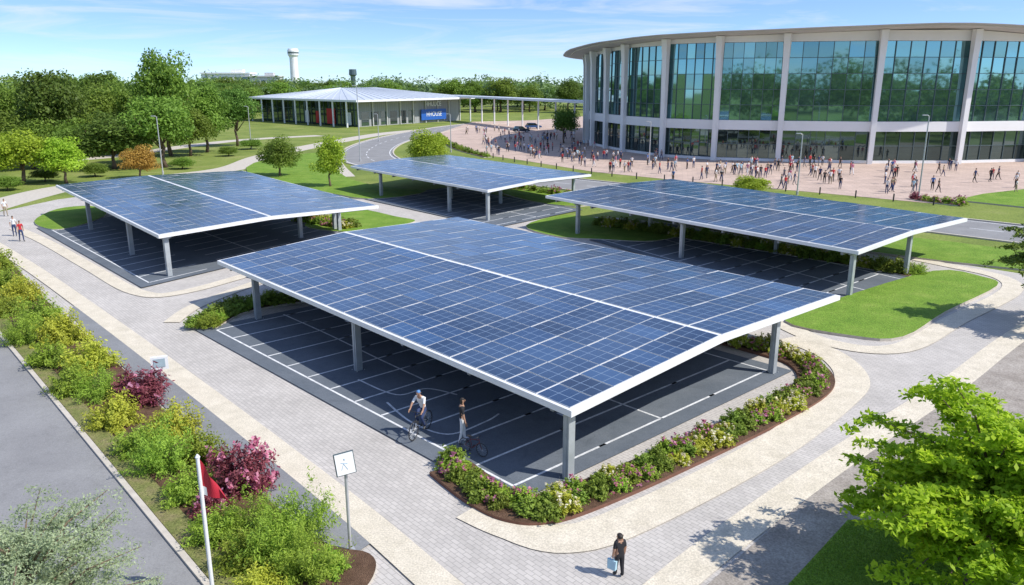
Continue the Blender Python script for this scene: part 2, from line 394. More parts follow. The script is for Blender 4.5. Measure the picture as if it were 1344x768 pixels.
# ---------------------------------------------------------------- solar canopies
def canopy(Lp,Fp,Rp,Bp,z,rise,posts,far_posts,label,na=18,nb=8,frac=0.46):
    L=G(*Lp,z);F=G(*Fp,z);R=G(*Rp,z);B=G(*Bp,z)
    root=obj('solar_canopy',None,loc=(F.x,F.y,0)); tag(root,label,'solar canopy','solar carport canopies')
    O=Vector((F.x,F.y,0))
    L,F,R,B=[p-O for p in (L,F,R,B)]
    mF=F.lerp(R,frac)+Vector((0,0,rise)); mB=L.lerp(B,frac)+Vector((0,0,rise))
    th=Vector((0,0,0.24))
    slabs=[(F,mF,mB,L),(mF,R,B,mB)]
    mb=MB()
    for q in slabs:
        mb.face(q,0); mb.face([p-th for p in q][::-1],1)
    for a,b in ((F,mF),(mF,R),(R,B),(B,mB),(mB,L),(L,F)):
        mb.face([a-th,b-th,b,a],0)
    obj('roof_frame',mb.mesh('roof_frame',[M_white,M_under]),root)
    def bil(q,s,t):
        a=q[0].lerp(q[1],s); b=q[3].lerp(q[2],s); return a.lerp(b,t)
    for q in slabs:
        mb=MB(); W=(q[1]-q[0]).length; Ln=(q[3]-q[0]).length
        es=0.13/W; et=0.18/Ln
        for i in range(nb):
            for j in range(na):
                s0=es+(1-2*es)*i/nb+0.026/W; s1=es+(1-2*es)*(i+1)/nb-0.026/W
                t0=et+(1-2*et)*j/na+0.034/Ln; t1=et+(1-2*et)*(j+1)/na-0.034/Ln
                dz=Vector((0,0,0.035)); tl=random.uniform(-0.012,0.012); tl2=random.uniform(-0.014,0.014)
                c=[bil(q,s0,t0),bil(q,s1,t0),bil(q,s1,t1),bil(q,s0,t1)]
                top=[c[0]+dz,c[1]+dz+Vector((0,0,tl)),c[2]+dz+Vector((0,0,tl+tl2)),c[3]+dz+Vector((0,0,tl2))]
                lo=[p+Vector((0,0,0.004)) for p in c]
                tt=random.random()
                mb.face(top,0,[(0,0),(2,0),(2,3),(0,3)],tt)
                for a in range(4):
                    b=(a+1)%4; mb.face([lo[a],lo[b],top[b],top[a]],1,None,tt)
        obj('solar_panel_array',mb.mesh('solar_panel_array',[M_panel,M_pole]),root)
    u=(L-F).normalized(); v=(R-F).normalized(); ang=math.atan2(v.y,v.x)
    F0=Vector((F.x,F.y,0)); LU=(L-F).length; LV=(R-F).length
    det=u.x*v.y-u.y*v.x
    for pts in (posts,far_posts):
        for p in pts:
            p=G(*p)-O-F0
            a_=(p.x*v.y-p.y*v.x)/det; b_=(u.x*p.y-u.y*p.x)/det
            a_=max(0.55,min(LU-0.55,a_)); b_=max(0.5,min(LV-0.5,b_))
            p=F0+u*a_+v*b_; s=b_/LV
            zt=z+rise*(s/frac if s<frac else (1-s)/(1-frac))-0.24; sq=((-1,-1),(1,-1),(1,1),(-1,1))
            m=MB(); m.box((0,0,0.03),(0.55,0.55,0.06))
            m.hexa([(x*0.17,y*0.14,0.06) for x,y in sq],[(x*0.17,y*0.14,zt+0.03) for x,y in sq])
            m.hexa([(x*0.20,y*0.045,0.06) for x,y in sq],[(x*0.20,y*0.045,zt-0.01) for x,y in sq])
            m.hexa([(x*0.17,y*0.145,zt-0.22) for x,y in sq],[(x*0.55,y*0.145,zt-0.06) for x,y in sq])
            for bx in (-1,1):
                for by in (-1,1): m.tube([(bx*.22,by*.22,.06),(bx*.22,by*.22,.10)],.025,6)
            obj('post',m.mesh('post',[M_post]),root,loc=(p.x,p.y,0),rz=ang)
    for k in range(7):
        t=0.04+0.92*k/6; a=F.lerp(L,t)+v*0.3; m_=mF.lerp(mB,t); c=R.lerp(B,t)-v*0.3
        m=MB()
        for p,q in ((a,m_),(m_,c)):
            n=u*0.09; dn=Vector((0,0,0.245)); dd=Vector((0,0,0.5))
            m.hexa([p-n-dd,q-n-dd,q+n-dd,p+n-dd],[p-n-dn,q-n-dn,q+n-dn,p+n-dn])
        obj('roof_beam',m.mesh('roof_beam',[M_under]),root)
    return root
canopy((285,342),(750,540),(1103,388),(600,285),3.0,0.42,[(317,424),(443,495),(731,643)],[(1028,495),(840,425),(700,375)],'large solar canopy over a parking lot ringed with flowering shrubs')
canopy((73,243),(208,309),(497,270),(318,224),3.3,0.28,[(101,305),(157,338),(239,373)],[(395,313),(455,300),(478,299)],'blue solar canopy over a parking lot beside the paved path',20)
canopy((460,218),(640,250),(776,229),(585,203),3.3,0.25,[(481,261),(554,285),(645,295)],[(753,262),(657,268),(592,262)],'solar canopy standing beside the curved road')
canopy((716,257),(1127,330),(1270,287),(880,235),3.3,0.25,[(745,311),(892,340),(1117,412)],[(1214,367),(1018,334),(853,305)],'solar canopy beside a rounded lawn and a shrub border')

# ---------------------------------------------------------------- foliage
def leafmesh(name,P,D,size,mats,tint,mi=None,asp=0.5,seed=0,outw=0.6):
    rs=np.random.RandomState(seed); n=len(P)
    nr=rs.normal(size=(n,3)); nrm=D*outw+nr*0.6; nrm[:,2]+=0.35
    nrm/=np.linalg.norm(nrm,axis=1)[:,None]+1e-9
    a=np.cross(nrm,rs.normal(size=(n,3))); a/=np.linalg.norm(a,axis=1)[:,None]+1e-9
    b=np.cross(nrm,a); s=(size*rs.uniform(0.6,1.35,n))[:,None]
    V=np.stack([P-a*s,P-b*s*asp,P+a*s,P+b*s*asp],1).reshape(-1,3)
    me=bpy.data.meshes.new(name); me.vertices.add(4*n); me.vertices.foreach_set('co',V.ravel())
    me.loops.add(4*n); me.loops.foreach_set('vertex_index',np.arange(4*n,dtype=np.int32))
    me.polygons.add(n); me.polygons.foreach_set('loop_start',np.arange(0,4*n,4,dtype=np.int32))
    me.polygons.foreach_set('loop_total',np.full(n,4,dtype=np.int32))
    for m in mats: me.materials.append(m)
    t=me.attributes.new('tint','FLOAT','POINT'); t.data.foreach_set('value',np.repeat(np.clip(tint,0,1),4))
    me.update(); me.validate(); return me
def unit(rs,n):
    d=rs.normal(size=(n,3)); return d/np.linalg.norm(d,axis=1)[:,None]
def crown(seed,rx,rz,cz,k,n,cr=(0.2,0.34),low=-0.6):
    rs=np.random.RandomState(seed)
    d=unit(rs,k*2); d=d[d[:,2]>low][:k]; k=len(d)
    lob=1+0.16*np.sin(3*np.arctan2(d[:,1],d[:,0])+seed)+0.07*rs.normal(size=k)
    rr=rs.uniform(0.35,0.85,k)*lob
    C=d*rr[:,None]*np.array([rx,rx,rz]); C[:,2]+=cz
    R=rs.uniform(*cr,k)*rx
    w=R**2; idx=rs.choice(k,n,p=w/w.sum())
    dd=unit(rs,n); q=(0.55+0.5*rs.rand(n))
    P=C[idx]+dd*(R[idx]*q)[:,None]*np.array([1,1,0.75])
    ct=rs.rand(k); tint=0.2+0.45*ct[idx]+0.35*rs.rand(n)-0.1
    D=dd*0.6+(P-np.array([0,0,cz]))/rx*0.4
    return C,R,P,D,tint
def trunkmesh(name,seed,C,h0,r0,nl=7,sc=1.0):
    rs=np.random.RandomState(seed); mb=MB()
    bend=rs.uniform(-0.03,0.03,2)*sc
    tp=[Vector((0,0,-0.01*sc)),Vector((bend[0],bend[1],h0*0.5)),Vector((bend[0]*1.5,0,h0)),Vector((0,bend[1],h0*1.5))]
    mb.tube(tp,[r0*1.35,r0,r0*0.8,r0*0.35],8)
    for i in rs.choice(len(C),min(nl,len(C)),replace=False):
        c=Vector(C[i]); s=tp[1].lerp(tp[3],rs.uniform(0.4,0.95))
        mid=s.lerp(c,0.5)+Vector((0,0,-0.03*sc)); mb.tube([s,mid,c],[r0*0.45,r0*0.28,r0*0.1],5)
    return mb.mesh(name,[M_bark],smooth=True)
def variant(seed,rx,rz,cz,k,n,size,h0,cr=(0.28,0.46),low=-0.8):
    C,R,P,D,t=crown(seed,rx,rz,cz,k,n,cr,low)
    tm=trunkmesh('trunk',seed,C,h0,0.022)
    return tm,(P,D,t,size,seed)
vs=[variant(11,0.38,0.38,0.59,60,9500,0.0195,0.26),
    variant(12,0.40,0.37,0.58,66,9500,0.0195,0.26),
    variant(13,0.36,0.41,0.56,60,9500,0.0195,0.22),
    variant(14,0.38,0.43,0.53,72,10500,0.019,0.18),
    variant(15,0.36,0.35,0.62,56,9000,0.0195,0.32)]
cache={}
def tree(p,h,w,kind,mat,label,name='tree',group=None,rz=None):
    tm,(P,D,t,size,seed)=vs[kind]
    key=(kind,mat.name)
    if key not in cache: cache[key]=leafmesh('crown',P,D,size,[mat],t,seed=seed,asp=0.55)
    o=obj(name,None,loc=(p.x,p.y,0),rz=random.uniform(0,6.28) if rz is None else rz,sc=(w/0.8,w/0.8,h))
    tag(o,label,'tree' if name=='tree' else 'bush',group)
    obj('trunk',tm,o); obj('crown',cache[key],o)
    return o
def tree_px(u,vb,vt,wpx,kind,mat,label,**k):
    p=G(u,vb); h=height_at(p.y,vt)*1.0; w=wpx/FP*math.hypot(p.y,H)
    return tree(p,h,w,kind,mat,label,**k)
tree_px(225,205,60,84,2,L_green,'tall broadleaf tree rising above the wood')
tree_px(75,215,82,88,0,L_dark,'big dark green tree at the edge of the grass')
tree_px(15,210,92,80,1,L_green,'broad green tree on the rough grass')
tree_px(125,205,100,80,3,L_green,'broad green tree on the rough grass')
tree_px(168,200,95,70,1,L_green,'broad green tree on the rough grass')
tree_px(150,222,140,92,3,L_dark,'low wide dark green tree on the grass')
tree_px(218,220,118,90,0,L_green,'round green tree beside the footpath')
tree_px(105,222,150,70,1,L_green,'round green tree on the rough grass')
tree_px(45,222,150,80,3,L_green,'round green tree on the rough grass')
tree_px(-30,225,120,90,1,L_green,'round green tree on the rough grass')
tree_px(250,205,128,62,3,L_green,'round green tree beside the footpath')
tree_px(185,214,150,60,0,L_green,'round green tree beside the footpath')
tree_px(272,200,106,66,2,L_green,'green tree with a bare lower trunk')
tree_px(312,192,110,56,0,L_dark,'dark green tree beside the footpath')
tree_px(30,242,165,88,1,L_lime,'lime green young tree on the grass')
tree_px(88,241,178,64,2,L_lime,'lime green young tree on the grass')
tree_px(-15,246,170,80,0,L_lime,'lime green young tree on the grass')
tree_px(185,234,186,46,3,L_orange,'small orange leaved tree beside the path')
tree_px(368,232,172,52,3,L_green,'small rounded tree on the lawn')
tree_px(434,246,176,46,2,L_lime,'small tree with a slim trunk on the lawn')
tree_px(562,226,163,56,3,L_lime,'rounded bright green tree beside the curved road')
tree_px(740,188,134,34,1,L_dark,'dark green tree on the crowded plaza')
tree_px(985,256,228,50,3,L_lime,'low bright green bush tree by the road')
rs=random.Random(5)
for i in range(135):
    u=rs.uniform(-330,335); vb=rs.uniform(146,200)
    if u>225 and vb>160: vb=rs.uniform(144,160)
    p=G(u,vb)
    h=rs.uniform(12,18) if vb<175 else rs.uniform(9,14)
    tree(p,h,h*rs.uniform(0.8,1.1),rs.randrange(5),rs.choice([L_green,L_green,L_dark]),'broadleaf tree in the wood beyond the grass',group='trees of the wood')
for i in range(60):
    u=rs.uniform(300,800); p=G(u,rs.uniform(139,148)); h=rs.uniform(12,17)
    tree(p,h,h*rs.uniform(0.9,1.2),rs.randrange(5),rs.choice([L_green,L_dark]),'broadleaf tree in the wood beyond the grass',group='trees of the wood')
for (u,v,h,w) in ((10,250,2.2,4),(60,238,2,4),(125,232,2.4,4),(240,222,2.2,4),(330,196,2.5,5),(300,205,2.2,4)):
    tree(G(u,v),h,w,3,L_green,'low rounded bush on the grass',name='bush')
def wood(name,spots,label,mat,seed,nper=420,ls=0.62):
    rs=np.random.RandomState(seed); Ps=[];Ds=[];Ts=[]
    for (x,y,h) in spots:
        C,R,P,D,t=crown(rs.randint(1e6),0.5,0.48,0.48,14,nper,(0.34,0.52),-0.9)
        s=np.array([h*rs.uniform(0.8,1.1)]*2+[h]); Ps.append(P*s+np.array([x,y,0])); Ds.append(D); Ts.append(t*0.7+rs.rand()*0.3)
    P=np.concatenate(Ps);D=np.concatenate(Ds);t=np.concatenate(Ts)
    me=leafmesh(name,P,D,np.full(len(P),ls),[mat],t,seed=seed,asp=0.7)
    o=obj(name,me); o['kind']='stuff'; tag(o,label,'wood'); return o
sp=[]
rr=random.Random(9)
for row in range(4):
    Y=400+row*38; x=-0.78*Y
    while x<0.95*Y:
        x+=rr.uniform(6,11); y=Y+rr.uniform(-14,14); sp.append((x,y,rr.uniform(14,18.5)+row*0.8))
wood('distant_wood',sp,'far-off belt of broadleaf trees along the horizon',L_far,3,230,0.75)
sp=[]
for i in range(190):
    x=rr.uniform(-190,300); y=rr.uniform(-95,-50); sp.append((x,y,rr.uniform(17,26)))
for i in range(120):
    y=rr.uniform(-50,90); x=max(60,y*0.75+50)+rr.uniform(0,170); sp.append((x,y,rr.uniform(12,20)))
wood('wood',sp,'belt of broadleaf trees facing the curved glass building',L_green,4,260,0.7)

def near_tree(loc,h,r,mat,label,seed,nb,nl,ls,asp=0.42,f0=0.22,loose=1.0):
    rs=np.random.RandomState(seed); mb=MB(); Ps=[];Ds=[];Ts=[]
    base=Vector((0,0,0)); top=Vector((0.1,0.05,h*0.75))
    mb.tube([base,Vector((0.06,-0.04,h*0.3)),top],[0.17,0.12,0.04],8)
    for i in range(nb):
        a=rs.uniform(0,2*math.pi); f=rs.uniform(f0,0.95); s=base.lerp(top,f)
        el=rs.uniform(0.0,0.8) if f<0.8 else rs.uniform(0.2,1.3)
        ln=r*rs.uniform(0.45,1.08)*(1.1-0.35*f)
        d=Vector((math.cos(a)*math.cos(el),math.sin(a)*math.cos(el),math.sin(el)))
        e=s+d*ln; e.z-=0.12*ln; m=s.lerp(e,0.5)+Vector((0,0,0.12*ln))
        mb.tube([s,m,e],[0.045,0.025,0.008],5)
        ct=rs.rand()
        for j in range(9):
            t=0.25+0.75*j/8; q=(s.lerp(m,t*2) if t<0.5 else m.lerp(e,t*2-1))
            tw=unit(rs,1)[0]; tw[2]=abs(tw[2])*0.35-0.1; tl=r*0.27*rs.uniform(0.6,1.3)
            k=nl//(nb*9)
            tt=rs.rand(k); P=np.array(q)[None,:]+tw[None,:]*(tt*tl)[:,None]+rs.normal(size=(k,3))*np.array([0.085,0.085,0.03])*r*0.42*loose
            P[:,2]-=0.25*tt*tt*tl
            Ps.append(P); Ds.append(np.tile(np.array([0,0,1.1]),(k,1))); Ts.append(0.05+0.45*ct+0.55*rs.rand(k))
    P=np.concatenate(Ps);D=np.concatenate(Ds);T=np.concatenate(Ts)
    o=obj('tree',None,loc=loc); tag(o,label,'tree')
    obj('trunk',mb.mesh('trunk',[M_bark],True),o)
    obj('crown',leafmesh('crown',P,D,np.full(len(P),ls),[mat],T,seed=seed,asp=asp),o)
    return o
L_fresh=leaf_mat('leaves_fresh_green',(0.24,0.42,0.02),(0.60,0.78,0.05),0.48,0.02)
near_tree((13.0,19.4,0),5.3,4.4,L_fresh,'young tree with fresh bright green leaves on a lawn',21,80,62000,0.105,0.46,0.22,0.8)
near_tree((-11.2,15.6,0),5.0,3.2,L_olive,'pale olive leaved tree beside the road kerb',22,72,62000,0.042,0.36)
near_tree((32.2,44.5,0),8.2,4.0,L_green,'broadleaf tree beside the paved path',23,80,52000,0.11,0.45,0.4)
near_tree((21.0,18.0,0),4.2,3.0,L_fresh,'young tree with fresh bright green leaves on a lawn',24,40,24000,0.09)

def shrub_mesh(seed,n,size,spiky,mats,flower=0.0,asp=0.4):
    rs=np.random.RandomState(seed); ns=70; 
    a=rs.uniform(0,2*np.pi,ns); el=np.arccos(rs.uniform(0.0,1,ns))
    ln=rs.uniform(0.7,1.1,ns)*(1+spiky*rs.rand(ns))
    d=np.stack([np.sin(el)*np.cos(a)*0.9,np.sin(el)*np.sin(a)*0.9,np.cos(el)],1)
    idx=rs.randint(0,ns,n); s=rs.rand(n)**0.55
    P=d[idx]*(ln[idx]*s)[:,None]+rs.normal(size=(n,3))*0.07
    P[:,2]=np.abs(P[:,2])*0.95+0.02
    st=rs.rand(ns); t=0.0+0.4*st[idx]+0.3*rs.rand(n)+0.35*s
    fol=leafmesh('shrub',P,d[idx],np.full(n,size),[mats[0]],t,seed=seed,asp=asp)
    fl=None
    if flower>0:
        k=int(n*flower); c=rs.randint(0,ns,max(6,ns//3)); ii=c[rs.randint(0,len(c),k)]
        Q=d[ii]*(ln[ii]*rs.uniform(0.9,1.05,k))[:,None]+rs.normal(size=(k,3))*0.06; Q[:,2]=np.abs(Q[:,2])+0.03
        fl=leafmesh('blossom',Q,d[ii],np.full(k,size*1.0),[mats[1]],rs.rand(k),seed=seed+1,asp=0.8)
    return fol,fl
SH={}
def shrub(p,r,hh,kind,label,group=None,z=0.09,name='shrub'):
    fol,fl=SH[kind][random.randrange(len(SH[kind]))]
    o=obj(name,fol,loc=(p.x,p.y,z),rz=random.uniform(0,6.28),sc=(r,r,hh)); tag(o,label,'shrub',group)
    if fl:
        b=obj('blossom',fl,o); b['kind']='stuff'
    return o
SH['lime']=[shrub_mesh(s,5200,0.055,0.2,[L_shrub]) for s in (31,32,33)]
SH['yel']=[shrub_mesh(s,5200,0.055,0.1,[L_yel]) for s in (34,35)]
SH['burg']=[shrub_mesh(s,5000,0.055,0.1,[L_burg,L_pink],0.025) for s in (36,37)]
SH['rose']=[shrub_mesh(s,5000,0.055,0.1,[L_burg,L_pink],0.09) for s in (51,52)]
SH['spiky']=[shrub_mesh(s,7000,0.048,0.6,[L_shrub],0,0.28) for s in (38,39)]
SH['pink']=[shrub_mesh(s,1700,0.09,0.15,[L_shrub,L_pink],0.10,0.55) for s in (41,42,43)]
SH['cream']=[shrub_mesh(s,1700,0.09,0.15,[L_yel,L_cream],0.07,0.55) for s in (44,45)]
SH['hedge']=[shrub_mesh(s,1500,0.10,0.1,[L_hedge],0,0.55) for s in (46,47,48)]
lb={'lime':'feathery bright green shrub in the roadside bed','yel':'yellow green shrub in the roadside bed','burg':'burgundy red shrub in the roadside bed','rose':'dark pink flowering shrub in the roadside bed','spiky':'tall feathery light green shrub in the roadside bed'}
row=[(-60,318,60,'lime'),(-30,335,60,'yel'),(-8,352,60,'lime'),(6,380,60,'lime'),(-14,372,54,'yel'),(30,396,66,'yel'),(8,412,54,'lime'),(54,424,66,'lime'),(36,448,56,'spiky'),(84,446,74,'yel'),(66,478,60,'lime'),(118,482,82,'yel'),(98,512,66,'lime'),(136,520,60,'spiky'),
     (184,524,90,'burg'),(150,556,76,'yel'),(182,592,72,'lime'),(226,568,84,'yel'),(222,614,84,'spiky'),(266,606,74,'lime'),(252,652,76,'lime'),(316,642,98,'rose'),(276,676,52,'rose'),(286,704,80,'lime'),(344,704,84,'spiky'),(392,708,90,'spiky'),(356,744,94,'spiky'),(402,756,88,'spiky'),(318,742,76,'lime'),(345,790,90,'yel'),(430,750,56,'lime')]
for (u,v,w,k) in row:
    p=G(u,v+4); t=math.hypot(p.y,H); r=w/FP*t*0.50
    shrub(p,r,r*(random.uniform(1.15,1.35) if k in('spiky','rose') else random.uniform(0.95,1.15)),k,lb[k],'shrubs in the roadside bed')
ring=smooth(pix([(590,616),(634,649),(676,670),(720,670),(800,641),(900,597),(1000,550),(1060,516),(1070,495),(1045,474),(985,456),(930,440)]),6)
ribbon('planting_bed',ring,1.7,M_soil,sm=0,z1=0.14,side=M_brownkerb)
ks=['pink','cream','hedge','hedge','hedge','cream','pink']
lbs={'pink':'low shrub with pink flowers in the brown edged bed','cream':'low yellow green shrub with cream flowers in the bed','hedge':'low dark green shrub in the planting bed'}
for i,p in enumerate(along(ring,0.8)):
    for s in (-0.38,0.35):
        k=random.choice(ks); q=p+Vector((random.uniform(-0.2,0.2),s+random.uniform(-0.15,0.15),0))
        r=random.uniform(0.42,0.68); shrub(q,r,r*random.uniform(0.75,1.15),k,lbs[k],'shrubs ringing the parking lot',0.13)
BZ=[0.13]
def hedge_row(l,w,step,kinds,label,wd=1.5,rows=(-0.4,0.4)):
    BZ[0]+=0.0017
    pts=smooth(pix(l),5); ribbon('planting_bed',pts,wd,M_soil,sm=0,z1=BZ[0],side=M_kerb)
    for s in rows:
        for p in along(offs(pts,s),step,random.uniform(0,0.4)):
            r=w*random.uniform(0.85,1.2); shrub(p,r,r*random.uniform(0.8,1.1),random.choice(kinds),label,'shrubs in the hedge strips',0.12)
hedge_row([(264,432),(300,412),(350,400),(405,392)],0.75,1.1,['hedge','hedge','lime'],'low green hedge shrub beside the parking lot',1.9)
hedge_row([(398,290),(430,296),(468,302)],0.9,1.4,['hedge','cream','pink'],'low flowering shrub between the solar canopies',2.0)
hedge_row([(790,296),(900,312),(1050,336),(1200,362)],0.85,1.25,['hedge','hedge','cream','lime'],'low hedge shrub beside the parking lot',1.9)
hedge_row([(672,248),(730,256),(790,262)],0.9,2.0,['hedge','pink'],'low flowering shrub beside the road',1.8,(0,))
hedge_row([(1200,262),(1225,266),(1260,270)],0.8,1.4,['pink','burg'],'low shrub with red flowers beside the plaza',1.6,(0,))
hedge_row([(576,178),(596,194),(640,207)],0.9,3.0,['hedge','lime'],'low green shrub at the edge of the plaza',1.6,(0,))
rt=np.random.RandomState(77)
def tufts(poly_px,n,label):
    pts=[G(*p) for p in poly_px]; xs=[p.x for p in pts]; ys=[p.y for p in pts]
    X=rt.uniform(min(xs),max(xs),n*3); Y=rt.uniform(min(ys),max(ys),n*3); ins=np.zeros(len(X),bool)
    for i in range(len(pts)):
        a=pts[i]; b=pts[i-1]
        c=((a.y>Y)!=(b.y>Y))&(X<(b.x-a.x)*(Y-a.y)/(b.y-a.y+1e-9)+a.x); ins^=c
    X=X[ins][:n];Y=Y[ins][:n]; n=len(X)
    h=rt.uniform(0.03,0.09,n); a=rt.uniform(0,6.28,n); w=0.012; dx=np.cos(a)*w; dy=np.sin(a)*w; z=0.16
    V=np.stack([np.stack([X-dx,Y-dy,np.full(n,z)],1),np.stack([X+dx,Y+dy,np.full(n,z)],1),np.stack([X+rt.normal(size=n)*.02,Y+rt.normal(size=n)*.02,z+h],1)],1).reshape(-1,3)
    me=bpy.data.meshes.new('grass'); me.from_pydata(V.tolist(),[],[(3*i,3*i+1,3*i+2) for i in range(n)]); me.materials.append(L_shrub)
    t=me.attributes.new('tint','FLOAT','POINT'); t.data.foreach_set('value',np.repeat(rt.rand(n)*0.6,3))
    o=obj('grass',me); o['kind']='stuff'; tag(o,label,'grass')
tufts([(1015,795),(1113,690),(1229,690),(1340,612),(1400,700),(1400,800)],26000,'short mown grass blades on the bright lawn')

# ---------------------------------------------------------------- curved glass building
BC=Vector((75,197,0))
AR=[(150,55),(180,56),(200,58),(212,60),(224,62.5),(233,61.5),(243,58.6),(258,57),(275,55.5),(290,55.4),(320,56),(360,56)]
def rad(a):
    for (a0,r0),(a1,r1) in zip(AR,AR[1:]):
        if a0<=a<=a1:
            t=(a-a0)/(a1-a0); t=t*t*(3-2*t); return r0+(r1-r0)*t
    return 55.5
def bp(a,dr=0,z=0):
    r=rad(a)+dr; t=math.radians(a); return Vector((BC.x+r*math.cos(t),BC.y+r*math.sin(t),z))
bld=obj('glass_building',None,loc=BC); tag(bld,'large curved glass building with white columns and overhanging roof','building')
def bobj(name,me,parent=bld):
    o=obj(name,me,parent)
    if parent is bld: o.location=-BC
    return o
def edgez(a):
    T=[(0,20.7),(150,20.0),(180,20.4),(190,20.8),(205,21.6),(224,22.2),(244,22.7),(258,23.1),(268,23.4),(278,23.1),(290,22.4),(330,21.2),(360,20.7)]
    for (a0,z0),(a1,z1) in zip(T,T[1:]):
        if a0<=a<=a1: t=(a-a0)/(a1-a0); return z0+(z1-z0)*t
angs=[160,170,180,187.5,195,203,211.5,223.5,233,243.3,258.3,274.2,289.5,305,320,336,352]
def gtop(a0,a1): return min(20.9,min(edgez(a0),edgez(a1))-1.1)
rb=random.Random(3)
for a0,a1 in zip(angs,angs[1:]):
    p0=bp(a0);p1=bp(a1); d=(p1-p0); Lw=d.length; d/=Lw; nrm=Vector((d.y,-d.x,0))
    if nrm.dot(p0-BC)<0: nrm=-nrm
    for (z0,z1,mat,nx,nz) in ((0.5,5.6,M_glassL,6 if Lw>9 else 3,2),(7.3,gtop(a0,a1),M_glassU,6 if Lw>9 else 3,5)):
        mb=MB(); fr=MB()
        for i in range(nx):
            for j in range(nz):
                x0=i/nx*Lw; x1=(i+1)/nx*Lw; y0=z0+(z1-z0)*j/nz; y1=z0+(z1-z0)*(j+1)/nz
                tilt=[rb.uniform(-0.024,0.024) for _ in range(3)]
                q=[p0+d*x0+Vector((0,0,y0)),p0+d*x1+Vector((0,0,y0))+nrm*tilt[0],p0+d*x1+Vector((0,0,y1))+nrm*(tilt[0]+tilt[1]),p0+d*x0+Vector((0,0,y1))+nrm*tilt[1]]
                mb.face(q,0,None,rb.random())
        for i in range(nx+1):
            c=p0+d*(i/nx*Lw)+nrm*0.06; hw=0.05; w_=d*hw; n_=nrm*0.1
            b_=[c-w_-n_,c+w_-n_,c+w_+n_,c-w_+n_]
            fr.hexa([q+Vector((0,0,z0)) for q in b_],[q+Vector((0,0,z1)) for q in b_])
        for j in range(nz+1):
            zc=z0+(z1-z0)*j/nz; a=p0+nrm*0.06+Vector((0,0,zc)); b=p1+nrm*0.06+Vector((0,0,zc)); n_=nrm*0.08; w_=Vector((0,0,0.05))
            fr.hexa([a-n_-w_,b-n_-w_,b+n_-w_,a+n_-w_],[a-n_+w_,b-n_+w_,b+n_+w_,a+n_+w_])
        w=bobj('window',mb.mesh('window',[mat]))
        obj('frame',fr.mesh('frame',[M_frame],fixn=True),w)
def bands(nm,z0,z1,o0,rng,zb_=None,zf=None):
    mb=MB()
    for a0,a1 in zip(rng,rng[1:]):
        i0,i1,e0,e1=bp(a0,-0.4),bp(a1,-0.4),bp(a0,o0),bp(a1,o0)
        zt=lambda p,z: Vector((p.x,p.y,z))
        za,zb=(zf(a0),zf(a1)) if zf else (z1,z1)
        zl=zb_(a0,a1) if zb_ else z0
        mb.hexa([zt(p,zl) for p in (i0,e0,e1,i1)],[zt(i0,za),zt(e0,za),zt(e1,zb),zt(i1,zb)])
    bobj(nm,mb.mesh(nm,[M_bwhite],fixn=True))
fine=sorted(set(angs+[150,360]))
bands('plinth',0,0.5,0.35,fine); bands('floor_band',5.6,7.3,0.7,fine); bands('upper_wall',0,0,0.25,fine,gtop,lambda a: edgez(a)-0.5)
mb=MB()
al=[0,30,60,90,120,150]
for a0,a1 in zip(al,al[1:]):
    p,q=bp(a0),bp(a1); mb.face([(p.x,p.y,0),(q.x,q.y,0),(q.x,q.y,20.0),(p.x,p.y,20.0)])
bobj('wall',mb.mesh('wall',[M_bwhite]))
for a in angs:
    t=math.radians(a); er=Vector((math.cos(t),math.sin(t),0)); et=Vector((-er.y,er.x,0))
    secs=[(0,1.1,0.40,0.42),(10,1.15,0.44,0.45),(18,1.25,0.50,0.5),(edgez(a)-0.5,1.4,0.60,0.65)]
    mb=MB(); prev=None
    for (z,dr,wt,wr) in secs:
        c=bp(a,dr,z); q=[c-et*wt-er*wr,c-et*wt+er*wr,c+et*wt+er*wr,c+et*wt-er*wr]
        if prev: mb.hexa(prev,q)
        prev=q
    bobj('column',mb.mesh('column',[M_bwhite],fixn=True))
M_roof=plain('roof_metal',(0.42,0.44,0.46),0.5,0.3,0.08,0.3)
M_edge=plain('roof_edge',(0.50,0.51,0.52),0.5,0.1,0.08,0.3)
mb=MB(); fa=[i*5 for i in range(73)]
rings=[(4.9,-0.30,2),(4.95,-0.14,0),(6.6,-0.12,0),(6.7,0.02,0),(5,0.12,1),(-8,0.4,1),(-30,0.7,1)]
for a0,a1 in zip(fa,fa[1:]):
    def pt(a,dr,dz): return bp(a,dr,edgez(a)+dz)
    prev=None
    for (dr,dz,mi) in rings:
        cur=(pt(a0,dr,dz),pt(a1,dr,dz))
        if prev: mb.face([prev[0],prev[1],cur[1],cur[0]],mi)
        prev=cur
    mb.face([prev[0],prev[1],Vector((BC.x,BC.y,23.2))],1)
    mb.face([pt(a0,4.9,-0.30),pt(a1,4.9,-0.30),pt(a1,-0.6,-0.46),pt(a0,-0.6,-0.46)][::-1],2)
bobj('roof',mb.mesh('roof',[M_edge,M_roof,M_soffit]))

